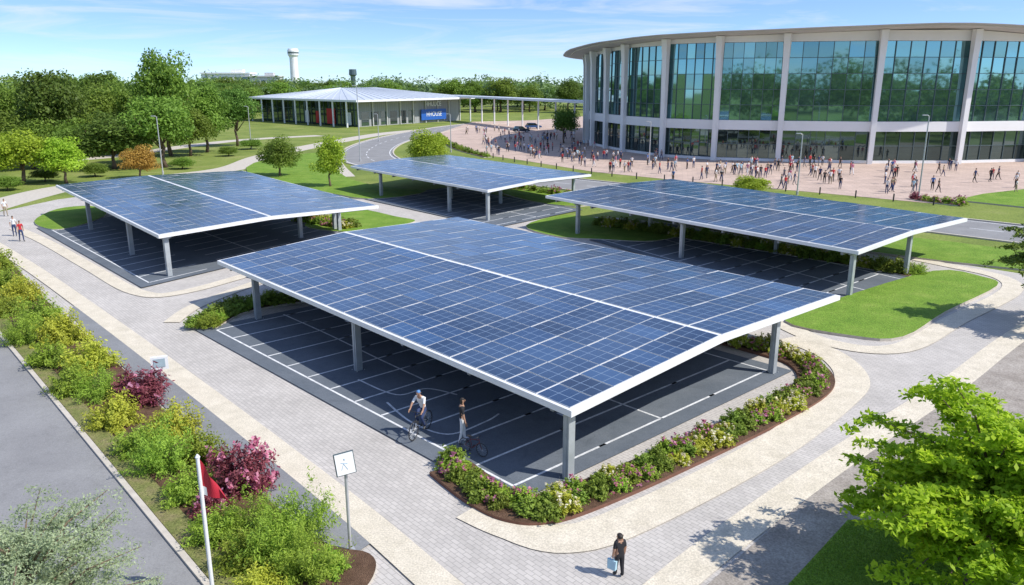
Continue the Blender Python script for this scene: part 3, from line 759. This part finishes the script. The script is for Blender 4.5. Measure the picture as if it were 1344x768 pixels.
# ---------------------------------------------------------------- pavilion
pA=G(345,158);pB=G(470,167);pC=G(603,158); pD=pA+pC-pB
pav=obj('pavilion',None,loc=(pB.x,pB.y,0)); tag(pav,'low grey pavilion with a pale hipped metal roof','building')
O=Vector((pB.x,pB.y,0))
def up(p,z): return Vector((p.x,p.y,z))
M_siding=paver_mat('grey_siding',(0.34,0.35,0.36),(0.22,0.23,0.24),60,0.9,0.0,0.06,0.05)
M_proof=plain('pale_metal_roof',(0.66,0.70,0.74),0.4,0.2,0.05,0.1)
a,b,c,d=[p-O for p in (pA,pB,pC,pD)]
mb=MB()
for p,q in ((b,c),(c,d),(d,a)): mb.face([up(p,0),up(q,0),up(q,8.2),up(p,8.2)])
obj('wall',mb.mesh('wall',[M_siding]),pav)
mb=MB(); e1=(a-b).normalized(); n1=Vector((e1.y,-e1.x,0)); 
if n1.y>0: n1=-n1
lab=(a-b).length
for i in range(16):
    p=b+e1*(lab*i/16); q=b+e1*(lab*(i+1)/16); mb.face([up(p,0),up(q,0),up(q,8.2),up(p,8.2)],0,None,random.random())
w=obj('window',mb.mesh('window',[M_glassL]),pav)
fr=MB()
for i in range(17):
    p=b+e1*(lab*i/16)+n1*0.1; fr.tube([up(p,0),up(p,8.2)],0.12,4)
fr.tube([up(b+n1*0.1,5.2),up(a+n1*0.1,5.2)],0.15,4); obj('frame',fr.mesh('frame',[M_frame]),w)
for i in range(9):
    m=MB(); p=b+e1*(lab*i/8)+n1*4; m.tube([up(p,0),up(p,8.4)],0.3,8); obj('column',m.mesh('column',[M_bwhite]),pav)
for f0,f1,z0,z1,mm_ in ((0.20,0.28,0.5,5.5,M_redp),(0.36,0.39,0.5,4.5,M_redp),(0.05,0.10,0.5,4.5,M_bwhite),(0.46,0.50,0.5,4.5,M_bwhite)):
    m=MB(); p=b+e1*(lab*f0)+n1*0.3; q=b+e1*(lab*f1)+n1*0.3; m.face([up(p,z0),up(q,z0),up(q,z1),up(p,z1)]); obj('wall_panel',m.mesh('wall_panel',[mm_]),pav)
ctr_=(a+c)/2
R4=[ctr_+(p-ctr_)*1.16 for p in (a,b,c,d)]
rid=[ctr_+(((a+b)/2)-ctr_)*0.35,ctr_+(((c+d)/2)-ctr_)*0.35]
mb=MB(); z0=8.6; zr=12.0
q=[up(p,z0) for p in R4]; r0=up(rid[0],zr); r1=up(rid[1],zr)
mb.face([q[0],q[1],r0]); mb.face([q[1],q[2],r1,r0]); mb.face([q[2],q[3],r1]); mb.face([q[3],q[0],r0,r1])
ql=[p-Vector((0,0,0.6)) for p in q]
for i in range(4): mb.face([ql[i],ql[(i+1)%4],q[(i+1)%4],q[i]],1)
mb.face(ql[::-1],1)
for (A_,B_,C_,D_) in ((q[0],q[1],r0,r0),(q[1],q[2],r1,r0)):
    for i in range(1,16):
        s=i/16; p0=A_.lerp(B_,s)+Vector((0,0,0.06)); p1=D_.lerp(C_,s)+Vector((0,0,0.06)); mb.tube([p0,p1],0.09,4,0)
obj('roof',mb.mesh('roof',[M_proof,M_bwhite],fixn=True),pav)
e2=(c-b).normalized(); n2=Vector((-e2.y,e2.x,0)); 
if n2.y>0: n2=-n2
lbc=(c-b).length
for i in range(6):
    m=MB(); p=b+e2*(lbc*(0.03+0.085*i))+n2*0.05; q_=p+e2*(lbc*0.065); m.face([up(p,0.3),up(q_,0.3),up(q_,4.6),up(p,4.6)],0,None,random.random())
    obj('door',m.mesh('door',[M_glassL]),pav)
for i in range(9):
    m=MB(); p=b+e2*(lbc*i/8)+n2*0.3; m.box(up(p,4.1),(0.35,0.35,8.2),0,math.atan2(e2.y,e2.x)); obj('pilaster',m.mesh('pilaster',[M_soffit]),pav)
def text_mesh(s,size,mat,name):
    cu=bpy.data.curves.new(name,'FONT'); cu.body=s; cu.size=size; cu.extrude=0.03; cu.align_x='CENTER'; cu.align_y='CENTER'
    o=bpy.data.objects.new('tmp',cu); COL.objects.link(o); bpy.context.view_layer.update()
    dg=bpy.context.evaluated_depsgraph_get(); me=bpy.data.meshes.new_from_object(o.evaluated_get(dg)); me.name=name
    bpy.data.objects.remove(o); me.materials.clear(); me.materials.append(mat); return me
sg=obj('sign_board',None,loc=O+up(b+e2*lbc*0.70+n2*0.7,0)); tag(sg,'blue sign board with white letters on grey wall','sign')
ang2=math.atan2(e2.y,e2.x)
m=MB(); m.box((0,0,2.8),(14.5,0.3,3.7)); obj('board',m.mesh('board',[M_blue]),sg); sg.rotation_euler=(0,0,ang2)
t=obj('lettering',text_mesh('HHOUSE',2.3,M_bwhite,'lettering'),sg); t.location=(0,-0.2,2.9); t.rotation_euler=(math.pi/2,0,0)
sg2=obj('wall_lettering',text_mesh('HHUUCE',2.3,M_bwhite,'wall_lettering')); sg2.location=O+up(b+e2*lbc*0.70+n2*0.6,6.4); sg2.rotation_euler=(math.pi/2,0,ang2)
tag(sg2,'white letters mounted on the grey pavilion wall','sign')
wk=obj('covered_walkway',None,loc=G(605,156)); tag(wk,'long flat covered walkway on slim posts','walkway')
w0=up(G(590,156),0); w1=up(Vector((22,212,0)),0); dw=(w1-w0); lw=dw.length; dw/=lw; nw=Vector((-dw.y,dw.x,0))
Ow=Vector(wk.location)
m=MB(); zt=8.6
m.hexa([up(p-Ow,zt) for p in (w0-nw*3,w1-nw*3,w1+nw*3,w0+nw*3)],[up(p-Ow,zt+0.6) for p in (w0-nw*3,w1-nw*3,w1+nw*3,w0+nw*3)])
obj('roof',m.mesh('roof',[M_proof],fixn=True),wk)
for i in range(11):
    p=w0+dw*(lw*i/10)-Ow; m=MB(); m.tube([up(p,0),up(p,zt)],0.25,8); obj('post',m.mesh('post',[M_bwhite]),wk)
m=MB(); tY=620; hT=height_at(tY,64); tw=Vector(((385-672)/FP*tY/(CP+SP*0.3),tY,0))
prof=[(0,3.6),(hT*0.72,2.9),(hT*0.84,3.0),(hT*0.88,4.0),(hT*0.96,4.2),(hT,3.6)]
m.tube([(0,0,z) for z,r in prof],[r for z,r in prof],16)
t=obj('control_tower',m.mesh('control_tower',[M_bwhite]),loc=tw); tag(t,'white round tower above the distant trees','tower')
m=MB(); m.tube([(0,0,hT*0.91),(0,0,hT*0.935)],[4.15,4.2],16); obj('window',m.mesh('window',[M_frame]),t)
for (u,vt,wp,mat,lab_) in ((300,97,60,M_bwhite,'white flat roofed block behind the trees'),(345,101,44,M_soffit,'pale low block behind the trees'),(463,91,9,M_frame,'dark tank tower behind the trees')):
    Y=560; x=(u-672)/FP*Y/(CP+SP*0.28); h=height_at(Y,vt); w=wp/FP*Y
    m=MB()
    if wp>20: m.box((0,0,h/2),(w,14,h)); m.box((0,0,h+0.4),(w+1.5,15.5,0.8)); m.box((w*0.2,0,h+1.8),(w*0.25,5,2))
    else: m.tube([(0,0,0),(0,0,h*0.8),(0,0,h*0.84),(0,0,h)],[w*0.35,w*0.35,w*0.55,w*0.5],14)
    o=obj('distant_building',m.mesh('wall',[mat]),loc=(x,Y,0)); tag(o,lab_,'building')
    if wp>20:
        for k in range(2):
            mm=MB(); 
            for j in range(6): mm.box((-w/2+w*(j+0.5)/6,-7.05,h-3-4*k),(w/9,0.1,1.6))
            obj('window',mm.mesh('window',[M_glassL]),o)

# ---------------------------------------------------------------- street furniture
def lamp(u,vb,vt,label='slim grey street lamp beside the road'):
    p=G(u,vb); h=height_at(p.y,vt); o=obj('street_lamp',None,loc=(p.x,p.y,0)); tag(o,label,'street lamp','street lamps')
    m=MB(); m.tube([(0,0,0),(0,0,0.5),(0,0,0.55),(0,0,h)],[0.16,0.16,0.1,0.07],8); obj('pole',m.mesh('pole',[M_pole]),o)
    m=MB(); m.tube([(0,0,h-0.05),(-0.3,0,h+0.05)],0.04,6); m.box((-0.5,0,h+0.07),(0.6,0.28,0.12)); obj('lamp_head',m.mesh('lamp_head',[M_pole]),o)
for l in ((214,229,153),(473,212,113),(1046,256,176),(1205,262,152),(497,186,150),(330,196,140),(592,200,150),(852,214,160)): lamp(*l)
p=G(281,792); o=obj('flagpole',None,loc=(p.x,p.y,0)); tag(o,'white flagpole with a drooping dark red flag','flagpole')
hf=height_at(p.y,600)
m=MB(); m.tube([(0,0,0),(0,0,hf)],[0.06,0.05],10); m.tube([(0,0,hf),(0,0,hf+0.08)],[0.07,0.02],10); obj('pole',m.mesh('pole',[M_white]),o)
m=MB(); nx,nz=14,12
def fl(i,j):
    x=i/nx; z=j/nz
    return Vector((0.045+0.78*x*(0.55+0.45*z),0.06*math.sin(x*9+z*2.0)*(0.3+x), hf-0.06-1.05*z*(1-0.62*x)-0.95*x*(0.85+0.1*x)))
for i in range(nx):
    for j in range(nz):
        m.face([fl(i,j),fl(i+1,j),fl(i+1,j+1),fl(i,j+1)],1 if (i<2 and j>8) else 0)
obj('flag',m.mesh('flag',[M_red,M_white],smooth=True),o)
p=G(460,724); o=obj('information_sign',None,loc=(p.x,p.y,0),rz=math.radians(24)); tag(o,'white square sign on a grey post beside the path','sign')
hs=height_at(p.y,592)
m=MB(); m.tube([(0,0,0),(0,0,hs-0.1)],0.05,8); m.box((0,0,0.03),(0.3,0.3,0.06)); obj('post',m.mesh('post',[M_pole]),o)
def tilted(parts,name,mat):
    ob=obj(name,parts.mesh(name,[mat]),o); ob.location=(-0.03,-0.09,hs-0.36); ob.rotation_euler=(math.radians(-8),math.radians(-5),0); return ob
m=MB(); m.box((0,0,0),(0.60,0.05,0.70)); tilted(m,'sign_frame',M_frame)
m=MB(); m.box((0,-0.035,0),(0.545,0.03,0.645)); tilted(m,'sign_face',M_bwhite)
m=MB()
m.tube([(-0.12,-0.055,-0.16),(-0.04,-0.055,0.02),(0.06,-0.055,-0.18)],0.010,6); m.tube([(-0.12,-0.055,0.06),(0.08,-0.055,0.0)],0.010,6); m.tube([(0.0,-0.055,0.17),(0.0,-0.055,0.12)],0.018,6)
tilted(m,'pictogram',plain('pale_blue',(0.42,0.55,0.66)))
p=G(213,506); o=obj('notice_box',None,loc=(p.x,p.y,0),rz=0.4); tag(o,'small pale notice box on a short post','sign')
m=MB(); m.tube([(0,0,0),(0,0,0.9)],0.04,8); obj('post',m.mesh('post',[M_pole]),o)
m=MB(); m.box((0,0,1.15),(0.75,0.2,0.62)); obj('box',m.mesh('box',[M_white]),o)
m=MB(); m.box((0,-0.115,1.18),(0.5,0.02,0.4)); obj('notice',m.mesh('notice',[plain('notice_blue',(0.35,0.45,0.5))]),o)
PLZ=smooth(pix([(580,186),(640,206),(780,229),(900,240),(1060,254),(1230,270)]),6)
bm_=MB(); bm_.tube([(0,0,0),(0,0,0.9),(0,0,0.98)],[0.09,0.09,0.04],8); bme=bm_.mesh('bollard',[M_dkmetal])
for p in along(PLZ,4.5):
    o=obj('bollard',bme,loc=(p.x,p.y,0)); tag(o,'dark metal bollard at the edge of the plaza','bollard','bollards along the plaza')

# ---------------------------------------------------------------- people
skin1=plain('skin',(0.42,0.24,0.16),0.6); hairm=plain('dark_hair',(0.025,0.018,0.014),0.6); shoe=plain('shoes',(0.05,0.05,0.05),0.6)
def cloth(n,c): return plain('cloth_'+n,c,0.85,0,0.1,6)
CL={'white':cloth('white',(0.75,0.75,0.75)),'black':cloth('black',(0.02,0.02,0.025)),'navy':cloth('navy',(0.03,0.05,0.13)),'red':cloth('red',(0.5,0.03,0.04)),'blue':cloth('blue',(0.06,0.16,0.42)),
    'pink':cloth('pink',(0.55,0.2,0.3)),'grey':cloth('grey',(0.2,0.2,0.21)),'khaki':cloth('khaki',(0.33,0.27,0.18)),'sky':cloth('sky',(0.42,0.62,0.72))}
def person_mesh(shirt,pants,J=None,sub=1,stride=0.0,arm=0.0,fingers=False,long_hair=False,hair=None,fat=1.0,headk=1.0):
    s=stride; A=arm
    jo={'pel':(0,0,.95),'wai':(0,0,1.10),'che':(0,0,1.32),'nec':(0,0,1.49),'hl':(0,-.015,1.56),'hm':(0,-.02,1.65),'ht':(0,0,1.73),
      'sL':(.17,0,1.41),'eL':(.225,.08*s,1.15),'wL':(.235,-.02-.18*A+.1*s,.92),'fL':(.235,-.05-.2*A+.12*s,.81),
      'sR':(-.17,0,1.41),'eR':(-.225,-.08*s,1.15),'wR':(-.235,-.02-.18*s,.92),'fR':(-.235,-.05-.2*s,.81),
      'hL':(.09,0,.88),'kL':(.10,-.20*s-.01,.49),'aL':(.10,-.28*s,.09),'tL':(.11,-.28*s-.16,.04),
      'hR':(-.09,0,.88),'kR':(-.10,.12*s-.01,.49),'aR':(-.10,.34*s,.09+.05*abs(s)),'tR':(-.11,.34*s-.15,.04)}
    if J: jo.update(J)
    rr={'pel':(.135,.10),'wai':(.12,.085),'che':(.15,.10),'nec':(.055,.055),'hl':(.062,.07),'hm':(.085,.10),'ht':(.055,.065),
      's':(.062,.062),'e':(.043,.043),'w':(.030,.030),'f':(.036,.02),'h':(.088,.09),'k':(.06,.06),'a':(.04,.042),'t':(.04,.03)}
    names=list(jo); E=[('pel','wai'),('wai','che'),('che','nec'),('nec','hl'),('hl','hm'),('hm','ht')]
    for k in 'LR': E+=[('che','s'+k),('s'+k,'e'+k),('e'+k,'w'+k),('w'+k,'f'+k),('pel','h'+k),('h'+k,'k'+k),('k'+k,'a'+k),('a'+k,'t'+k)]
    me=bpy.data.meshes.new('sk'); me.from_pydata([jo[n] for n in names],[(names.index(a),names.index(b)) for a,b in E],[])
    o=bpy.data.objects.new('sk',me); COL.objects.link(o)
    md=o.modifiers.new('Skin','SKIN'); md.use_smooth_shade=True
    sv=me.skin_vertices[0].data
    for i,n in enumerate(names):
        r=rr.get(n) or rr[n[0]]
        f_=headk if n in ('hl','hm','ht') else fat
        sv[i].radius=(r[0]*f_,r[1]*f_); sv[i].use_root=(n=='pel')
    sd=o.modifiers.new('Sub','SUBSURF'); sd.levels=sub; sd.render_levels=sub
    bpy.context.view_layer.update(); dg=bpy.context.evaluated_depsgraph_get()
    out=bpy.data.meshes.new_from_object(o.evaluated_get(dg)); bpy.data.objects.remove(o)
    out.materials.clear()
    for m in (skin1,CL[shirt],CL[pants],hair or hairm,shoe): out.materials.append(m)
    V={n:Vector(jo[n]) for n in names}
    def near(c):
        best=None
        for a,b in E:
            pa,pb=V[a],V[b]; ab=pb-pa; t=max(0,min(1,(c-pa).dot(ab)/ab.length_squared)); dd=(c-pa-ab*t).length
            if best is None or dd<best[0]: best=(dd,a,b,t)
        return best
    hd=V['hm']
    for f in out.polygons:
        _,a,b,t=near(f.center); n=b[0] if b not in ('pel','wai','che','nec','hl','hm','ht') else b
        mi=1
        if n in ('hl','hm','ht'):
            mi=0
            if n=='ht' or (f.center.y>hd.y+0.015 and n!='hl') or f.center.z>hd.z+0.06: mi=3
            if long_hair and f.center.y>hd.y+0.0: mi=3
        elif n=='nec': mi=0 if t>0.55 else 1
        elif n=='e': mi=1 if t<0.75 else 0
        elif n in ('w','f'): mi=0
        elif n in ('h','k','a'): mi=2
        elif n=='t': mi=4
        elif n=='wai': mi=1 if t>0.3 else 2
        f.material_index=mi
    if fingers:
        bm=bmesh.new(); bm.from_mesh(out)
        def cone(p,q,r1,r2,mi=0):
            d=(q-p); l=d.length; M=Matrix.Translation((p+q)/2)@d.to_track_quat('Z','Y').to_matrix().to_4x4()
            g=bmesh.ops.create_cone(bm,cap_ends=True,segments=6,radius1=r1,radius2=r2,depth=l,matrix=M)
            for v in g['verts']:
                for fc in v.link_faces: fc.material_index=mi
        for k in 'LR':
            w=V['w'+k]; f=V['f'+k]; d=(f-w).normalized(); sd_=Vector((0,1,0)); sd_=(sd_-d*sd_.dot(d)).normalized(); inn=Vector((-1 if k=='L' else 1,0,0))
            for i,ln in enumerate((.06,.07,.075,.062)):
                b0=f+sd_*(0.027-0.018*i); mi_=b0+d*ln*0.6; cone(b0-d*.01,mi_,.010,.009); cone(mi_,mi_+(d+inn*0.5).normalized()*ln*0.5,.009,.006)
            tb=w.lerp(f,0.4)-sd_*0.028; cone(tb,tb-sd_*0.03+d*0.05,.012,.008)
        h=V['hm']; cone(h+Vector((0,-0.085*headk,-0.02)),h+Vector((0,-0.122*headk,-0.03)),.016,.008)
        for sx in (-1,1):
            cone(h+Vector((sx*0.08*headk,0.0,-0.01)),h+Vector((sx*0.098*headk,0.01,0)),.022,.014)
            cone(h+Vector((sx*0.032,-0.09*headk,0.0)),h+Vector((sx*0.033,-0.098*headk,0.0)),.010,.008,4)
        cone(h+Vector((0,-0.085*headk,-0.062)),h+Vector((0,-0.094*headk,-0.062)),.018,.012,0)
        bm.to_mesh(out); bm.free()
    for f in out.polygons: f.use_smooth=True
    out.name='person'; return out
combos=[('white','navy'),('black','black'),('navy','grey'),('red','navy'),('blue','black'),('pink','white'),('grey','navy'),('white','khaki'),('black','navy'),('sky','grey'),('navy','black'),('white','black'),('red','black'),('khaki','navy')]
PM=[]
for i,(a,b) in enumerate(combos):
    PM.append((person_mesh(a,b,sub=1,stride=[0,0.8,-0.8,0.5][i%4],arm=(i%3)*0.8),a,b))
def person(p,sc,face,i,act='walking',group=None,where='across the paved plaza',z=0):
    me,a,b=PM[i%len(PM)]
    o=obj('person',me,loc=(p.x,p.y,z),rz=face,sc=sc); tag(o,'person in %s top and %s trousers %s %s'%(a,b,act,where),'person',group); return o
rp=random.Random(12)
zones=[((598,700),(172,205),52),((690,780),(180,220),50),((650,760),(196,214),26),((800,870),(208,228),14),((865,1010),(214,240),38),((1010,1130),(216,249),34),((1150,1344),(222,260),32),((770,900),(190,214),12),((1010,1100),(212,230),8)]
placed=[]
for (us,vs_,n) in zones:
    for k in range(n):
        for tr in range(20):
            if rp.random()<0.5 and placed and us[0]<placed[-1][2]<us[1]:
                u=placed[-1][2]+rp.uniform(-9,9); v=placed[-1][3]+rp.uniform(-1.5,1.5)
            else: u=rp.uniform(*us); v=rp.uniform(*vs_)
            if u<780 and v> 203+(u-640)*0.14: continue
            p=G(u,v)
            if (p-BC).length<rad(max(150,min(360,math.degrees(math.atan2(p.y-BC.y,p.x-BC.x))%360)))+3: continue
            if all((p-q[0]).length>0.7 for q in placed): break
        else: continue
        placed.append((p,0,u,v))
        person(p,rp.uniform(0.95,1.12)*1.08,rp.uniform(0,6.28),rp.randrange(99),'walking' if rp.random()<0.9 else 'standing','people on the plaza',z=0.03)
person(G(20,310),1.12,0.6,0,'walking',None,'on the paved path',0.005)
person(G(29,317),1.12,0.9,3,'walking',None,'on the paved path',0.005)
person(G(8,284),1.1,0.9,7,'walking',None,'on the paved path',0.005)
hp=height_at(G(812,757).y,697)/1.86
me=person_mesh('black','black',sub=2,stride=0.25,arm=0.2,fingers=True,fat=1.35,headk=1.5)
p=G(812,757); o=obj('person',me,loc=(p.x,p.y,0.01),rz=math.radians(200),sc=(hp*1.02,hp*1.02,hp)); tag(o,'child in dark clothes walking and carrying a pale bag','person')
m=MB()
m.hexa([(-.13,-.06,-.36),(.13,-.06,-.36),(.13,.06,-.36),(-.13,.06,-.36)],[(-.15,-.04,-.06),(.15,-.04,-.06),(.15,.04,-.06),(-.15,.04,-.06)])
m.tube([(-.08,0,-.07),(-.04,0,.03),(.04,0,.03),(.08,0,-.07)],0.012,6)
Rz=Matrix.Rotation(math.radians(200),3,'Z')
bpos=Vector((p.x,p.y,0.01))+(Rz@Vector((.25,-.06,.78)))*hp
bg=obj('bag',None); bg.location=bpos; bg.rotation_euler=(0,0,math.radians(320)); tag(bg,'pale blue carrier bag held in a hand','bag')
obj('bag_body',m.mesh('bag_body',[CL['sky']]),bg)

def bicycle(p,rz,label,z=0.06,sc=1.0,colr=None):
    o=obj('bicycle',None,loc=(p.x,p.y,z),rz=rz,sc=sc); tag(o,label,'bicycle','bicycles')
    fm=colr or M_dkmetal
    m=MB(); R=.33
    m.tube([(-.50,0,R),(-.05,0,.28),(-.18,0,.82)],.018,6); m.tube([(-.50,0,R),(-.15,0,.72)],.014,6)
    m.tube([(-.15,0,.72),(.38,0,.80)],.018,6); m.tube([(-.05,0,.28),(.40,0,.68)],.020,6)
    m.tube([(.36,0,.88),(.40,0,.68),(.54,0,R)],.018,6); obj('frame',m.mesh('frame',[fm],True),o)
    for x in (-.50,.54):
        m=MB(); m.tube([(x+R*math.cos(a),0,R+R*math.sin(a)) for a in [i*math.pi/12 for i in range(24)]],.022,6,closed=True)
        w=obj('wheel',m.mesh('tyre',[M_dkmetal],True),o)
        m=MB(); 
        for i in range(8): a=i*math.pi/8; m.tube([(x+.31*math.cos(a),0,R+.31*math.sin(a)),(x-.31*math.cos(a),0,R-.31*math.sin(a))],.004,4)
        obj('spokes',m.mesh('spokes',[M_pole]),w)
    m=MB(); m.tube([(.30,-.26,.96),(.37,-.1,.98),(.37,.1,.98),(.30,.26,.96)],.014,6); m.tube([(.36,0,.88),(.37,0,.98)],.016,6); obj('handlebar',m.mesh('handlebar',[M_dkmetal],True),o)
    m=MB(); m.hexa([(-.32,-.08,.83),(-.05,-.025,.83),(-.05,.025,.83),(-.32,.08,.83)],[(-.32,-.09,.89),(-.03,-.03,.88),(-.03,.03,.88),(-.32,.09,.89)]); obj('saddle',m.mesh('saddle',[M_dkmetal]),o)
    m=MB(); m.tube([(-.05,-.12,.20),(-.05,-.02,.28),(-.05,.02,.28),(-.05,.12,.36)],.012,6); m.box((-.05,-.15,.20),(.1,.08,.02)); m.box((-.05,.15,.36),(.1,.08,.02)); obj('pedal',m.mesh('pedal',[M_dkmetal]),o)
    return o
sb=1.15; ZB=ZL[0]+0.002
RA=-112
p=G(553,572); bicycle(p,math.radians(RA),'dark bicycle ridden under the solar canopy',ZB,sb)
rideJ={'pel':(0,.20,.95),'wai':(0,.15,1.10),'che':(0,.02,1.32),'nec':(0,-.05,1.47),'hl':(0,-.09,1.54),'hm':(0,-.11,1.62),'ht':(0,-.10,1.71),
 'sL':(.17,.0,1.38),'eL':(.24,-.18,1.18),'wL':(.25,-.30,1.02),'fL':(.25,-.37,.98),'sR':(-.17,.0,1.38),'eR':(-.24,-.18,1.18),'wR':(-.25,-.30,1.02),'fR':(-.25,-.37,.98),
 'hL':(.09,.18,.90),'kL':(.12,-.16,.68),'aL':(.13,.06,.30),'tL':(.14,-.08,.22),'hR':(-.09,.18,.90),'kR':(-.12,-.20,.80),'aR':(-.13,.05,.46),'tR':(-.14,-.09,.38)}
me=person_mesh('white','navy',J=rideJ,sub=2,fingers=True,hair=plain('helmet_blue',(0.1,0.25,0.5)))
o=obj('person',me,loc=(p.x,p.y,ZB),rz=math.radians(RA+90),sc=sb); tag(o,'cyclist in white shirt and blue helmet riding a bicycle','person')
p=G(607,586); me=person_mesh('black','white',sub=2,stride=0.35,fingers=True,long_hair=True)
o=obj('person',me,loc=(p.x,p.y,ZB),rz=math.radians(100),sc=1.15); tag(o,'person in black top and white trousers walking on asphalt','person')
p=G(621,598); bicycle(p,math.radians(-35),'small maroon bicycle parked beside the shrubs',ZB,0.8,M_maroon)

def car(p,rz,paint,label):
    o=obj('car',None,loc=(p.x,p.y,0.04),rz=rz,sc=1.1); tag(o,label,'car','cars parked on the plaza')
    def loft(prof,w0,w1,mat,name):
        m=MB(); k=len(prof)
        Lf=[(x,-w0 if z<0.95 else -w1,z) for x,z in prof]; Rt=[(x,-y,z) for x,y,z in Lf]
        m.face(Lf,0); m.face(Rt[::-1],0)
        for i in range(k):
            j=(i+1)%k; m.face([Lf[i],Rt[i],Rt[j],Lf[j]],0)
        return obj(name,m.mesh(name,[mat],fixn=True),o)
    loft([(-2.2,.35),(2.2,.35),(2.25,.6),(2.1,.82),(1.2,.94),(-2.1,.94),(-2.25,.7)],.9,.9,paint,'body')
    loft([(-2.05,.945),(1.15,.945),(.45,1.5),(-1.6,1.55)],.86,.74,M_glassL,'window')
    loft([(-1.65,1.553),(.40,1.503),(.35,1.56),(-1.55,1.62)],.76,.72,paint,'roof')
    for x in (-1.4,1.4):
        for y in (-.82,.82):
            m=MB(); m.tube([(x,y-.12,.33),(x,y+.12,.33)],.33,14); w=obj('wheel',m.mesh('wheel',[M_dkmetal]),o)
            m=MB(); s=1 if y>0 else -1; m.tube([(x,y+s*.121,.33),(x,y+s*.135,.33)],.2,10); obj('rim',m.mesh('rim',[M_pole]),w)
    for y in (-.65,.65):
        m=MB(); m.box((2.2,y,.7),(.12,.35,.14)); obj('headlight',m.mesh('headlight',[M_bwhite]),o)
pd=plain('car_paint_dark',(0.03,0.04,0.06),0.25,0.3); pb=plain('car_paint_blue',(0.05,0.12,0.3),0.25,0.3)
car(G(684,174),0.1,pd,'dark grey car parked on the plaza among people')
car(G(700,169),0.3,pb,'dark blue car parked on the plaza among people')

# ---------------------------------------------------------------- light and sky
EL=math.radians(48); sd=Vector((0.94,-0.34,0)).normalized()
sun=bpy.data.lights.new('sun','SUN'); sun.energy=5.0; sun.angle=math.radians(0.5); sun.color=(1,0.955,0.88)
so=bpy.data.objects.new('sun',sun); COL.objects.link(so)
dv=Vector((sd.x*math.cos(EL),sd.y*math.cos(EL),math.sin(EL))); so.rotation_euler=dv.to_track_quat('Z','Y').to_euler(); so.location=dv*200
w=bpy.data.worlds.new('World'); scene.world=w; w.use_nodes=True; nt=w.node_tree; L=nt.links.new
bg=nt.nodes['Background']; sky=N(nt,'ShaderNodeTexSky'); sky.sky_type='NISHITA'; sky.sun_disc=False; sky.sun_elevation=EL; sky.sun_rotation=math.atan2(sd.x,sd.y)
sky.air_density=1.0; sky.dust_density=0.5; sky.ozone_density=1.6
tc=N(nt,'ShaderNodeTexCoord'); sx=N(nt,'ShaderNodeSeparateXYZ'); L(tc.outputs['Generated'],sx.inputs[0])
mz=N(nt,'ShaderNodeMath',operation='MULTIPLY_ADD'); L(sx.outputs['Z'],mz.inputs[0]); mz.inputs[1].default_value=1.8; mz.inputs[2].default_value=0.05
cx=N(nt,'ShaderNodeCombineXYZ'); L(sx.outputs['X'],cx.inputs['X']); L(sx.outputs['Y'],cx.inputs['Y']); L(mz.outputs[0],cx.inputs['Z'])
nv=N(nt,'ShaderNodeVectorMath',operation='NORMALIZE'); L(cx.outputs[0],nv.inputs[0]); L(nv.outputs['Vector'],sky.inputs['Vector'])
tn=N(nt,'ShaderNodeVectorMath',operation='MULTIPLY'); L(sky.outputs['Color'],tn.inputs[0]); tn.inputs[1].default_value=(1.0,1.15,1.40)
mp=N(nt,'ShaderNodeMapping'); mp.inputs['Scale'].default_value=(2.6,2.6,26); mp.inputs['Location'].default_value=(2.1,0.1,0.9); L(tc.outputs['Generated'],mp.inputs['Vector'])
cn=N(nt,'ShaderNodeTexNoise'); cn.inputs['Scale'].default_value=1.6; cn.inputs['Detail'].default_value=10; cn.inputs['Roughness'].default_value=0.62; cn.inputs['Distortion'].default_value=0.7
L(mp.outputs['Vector'],cn.inputs['Vector'])
cr=ramp(nt,[(0.46,(0,0,0)),(0.72,(0.7,0.7,0.7))]); L(cn.outputs['Fac'],cr.inputs['Fac'])
mc=N(nt,'ShaderNodeMix',data_type='RGBA'); L(cr.outputs['Color'],mc.inputs['Factor']); L(tn.outputs['Vector'],mc.inputs['A']); mc.inputs['B'].default_value=(6.0,6.3,6.6,1)
L(mc.outputs['Result'],bg.inputs['Color']); bg.inputs['Strength'].default_value=0.15
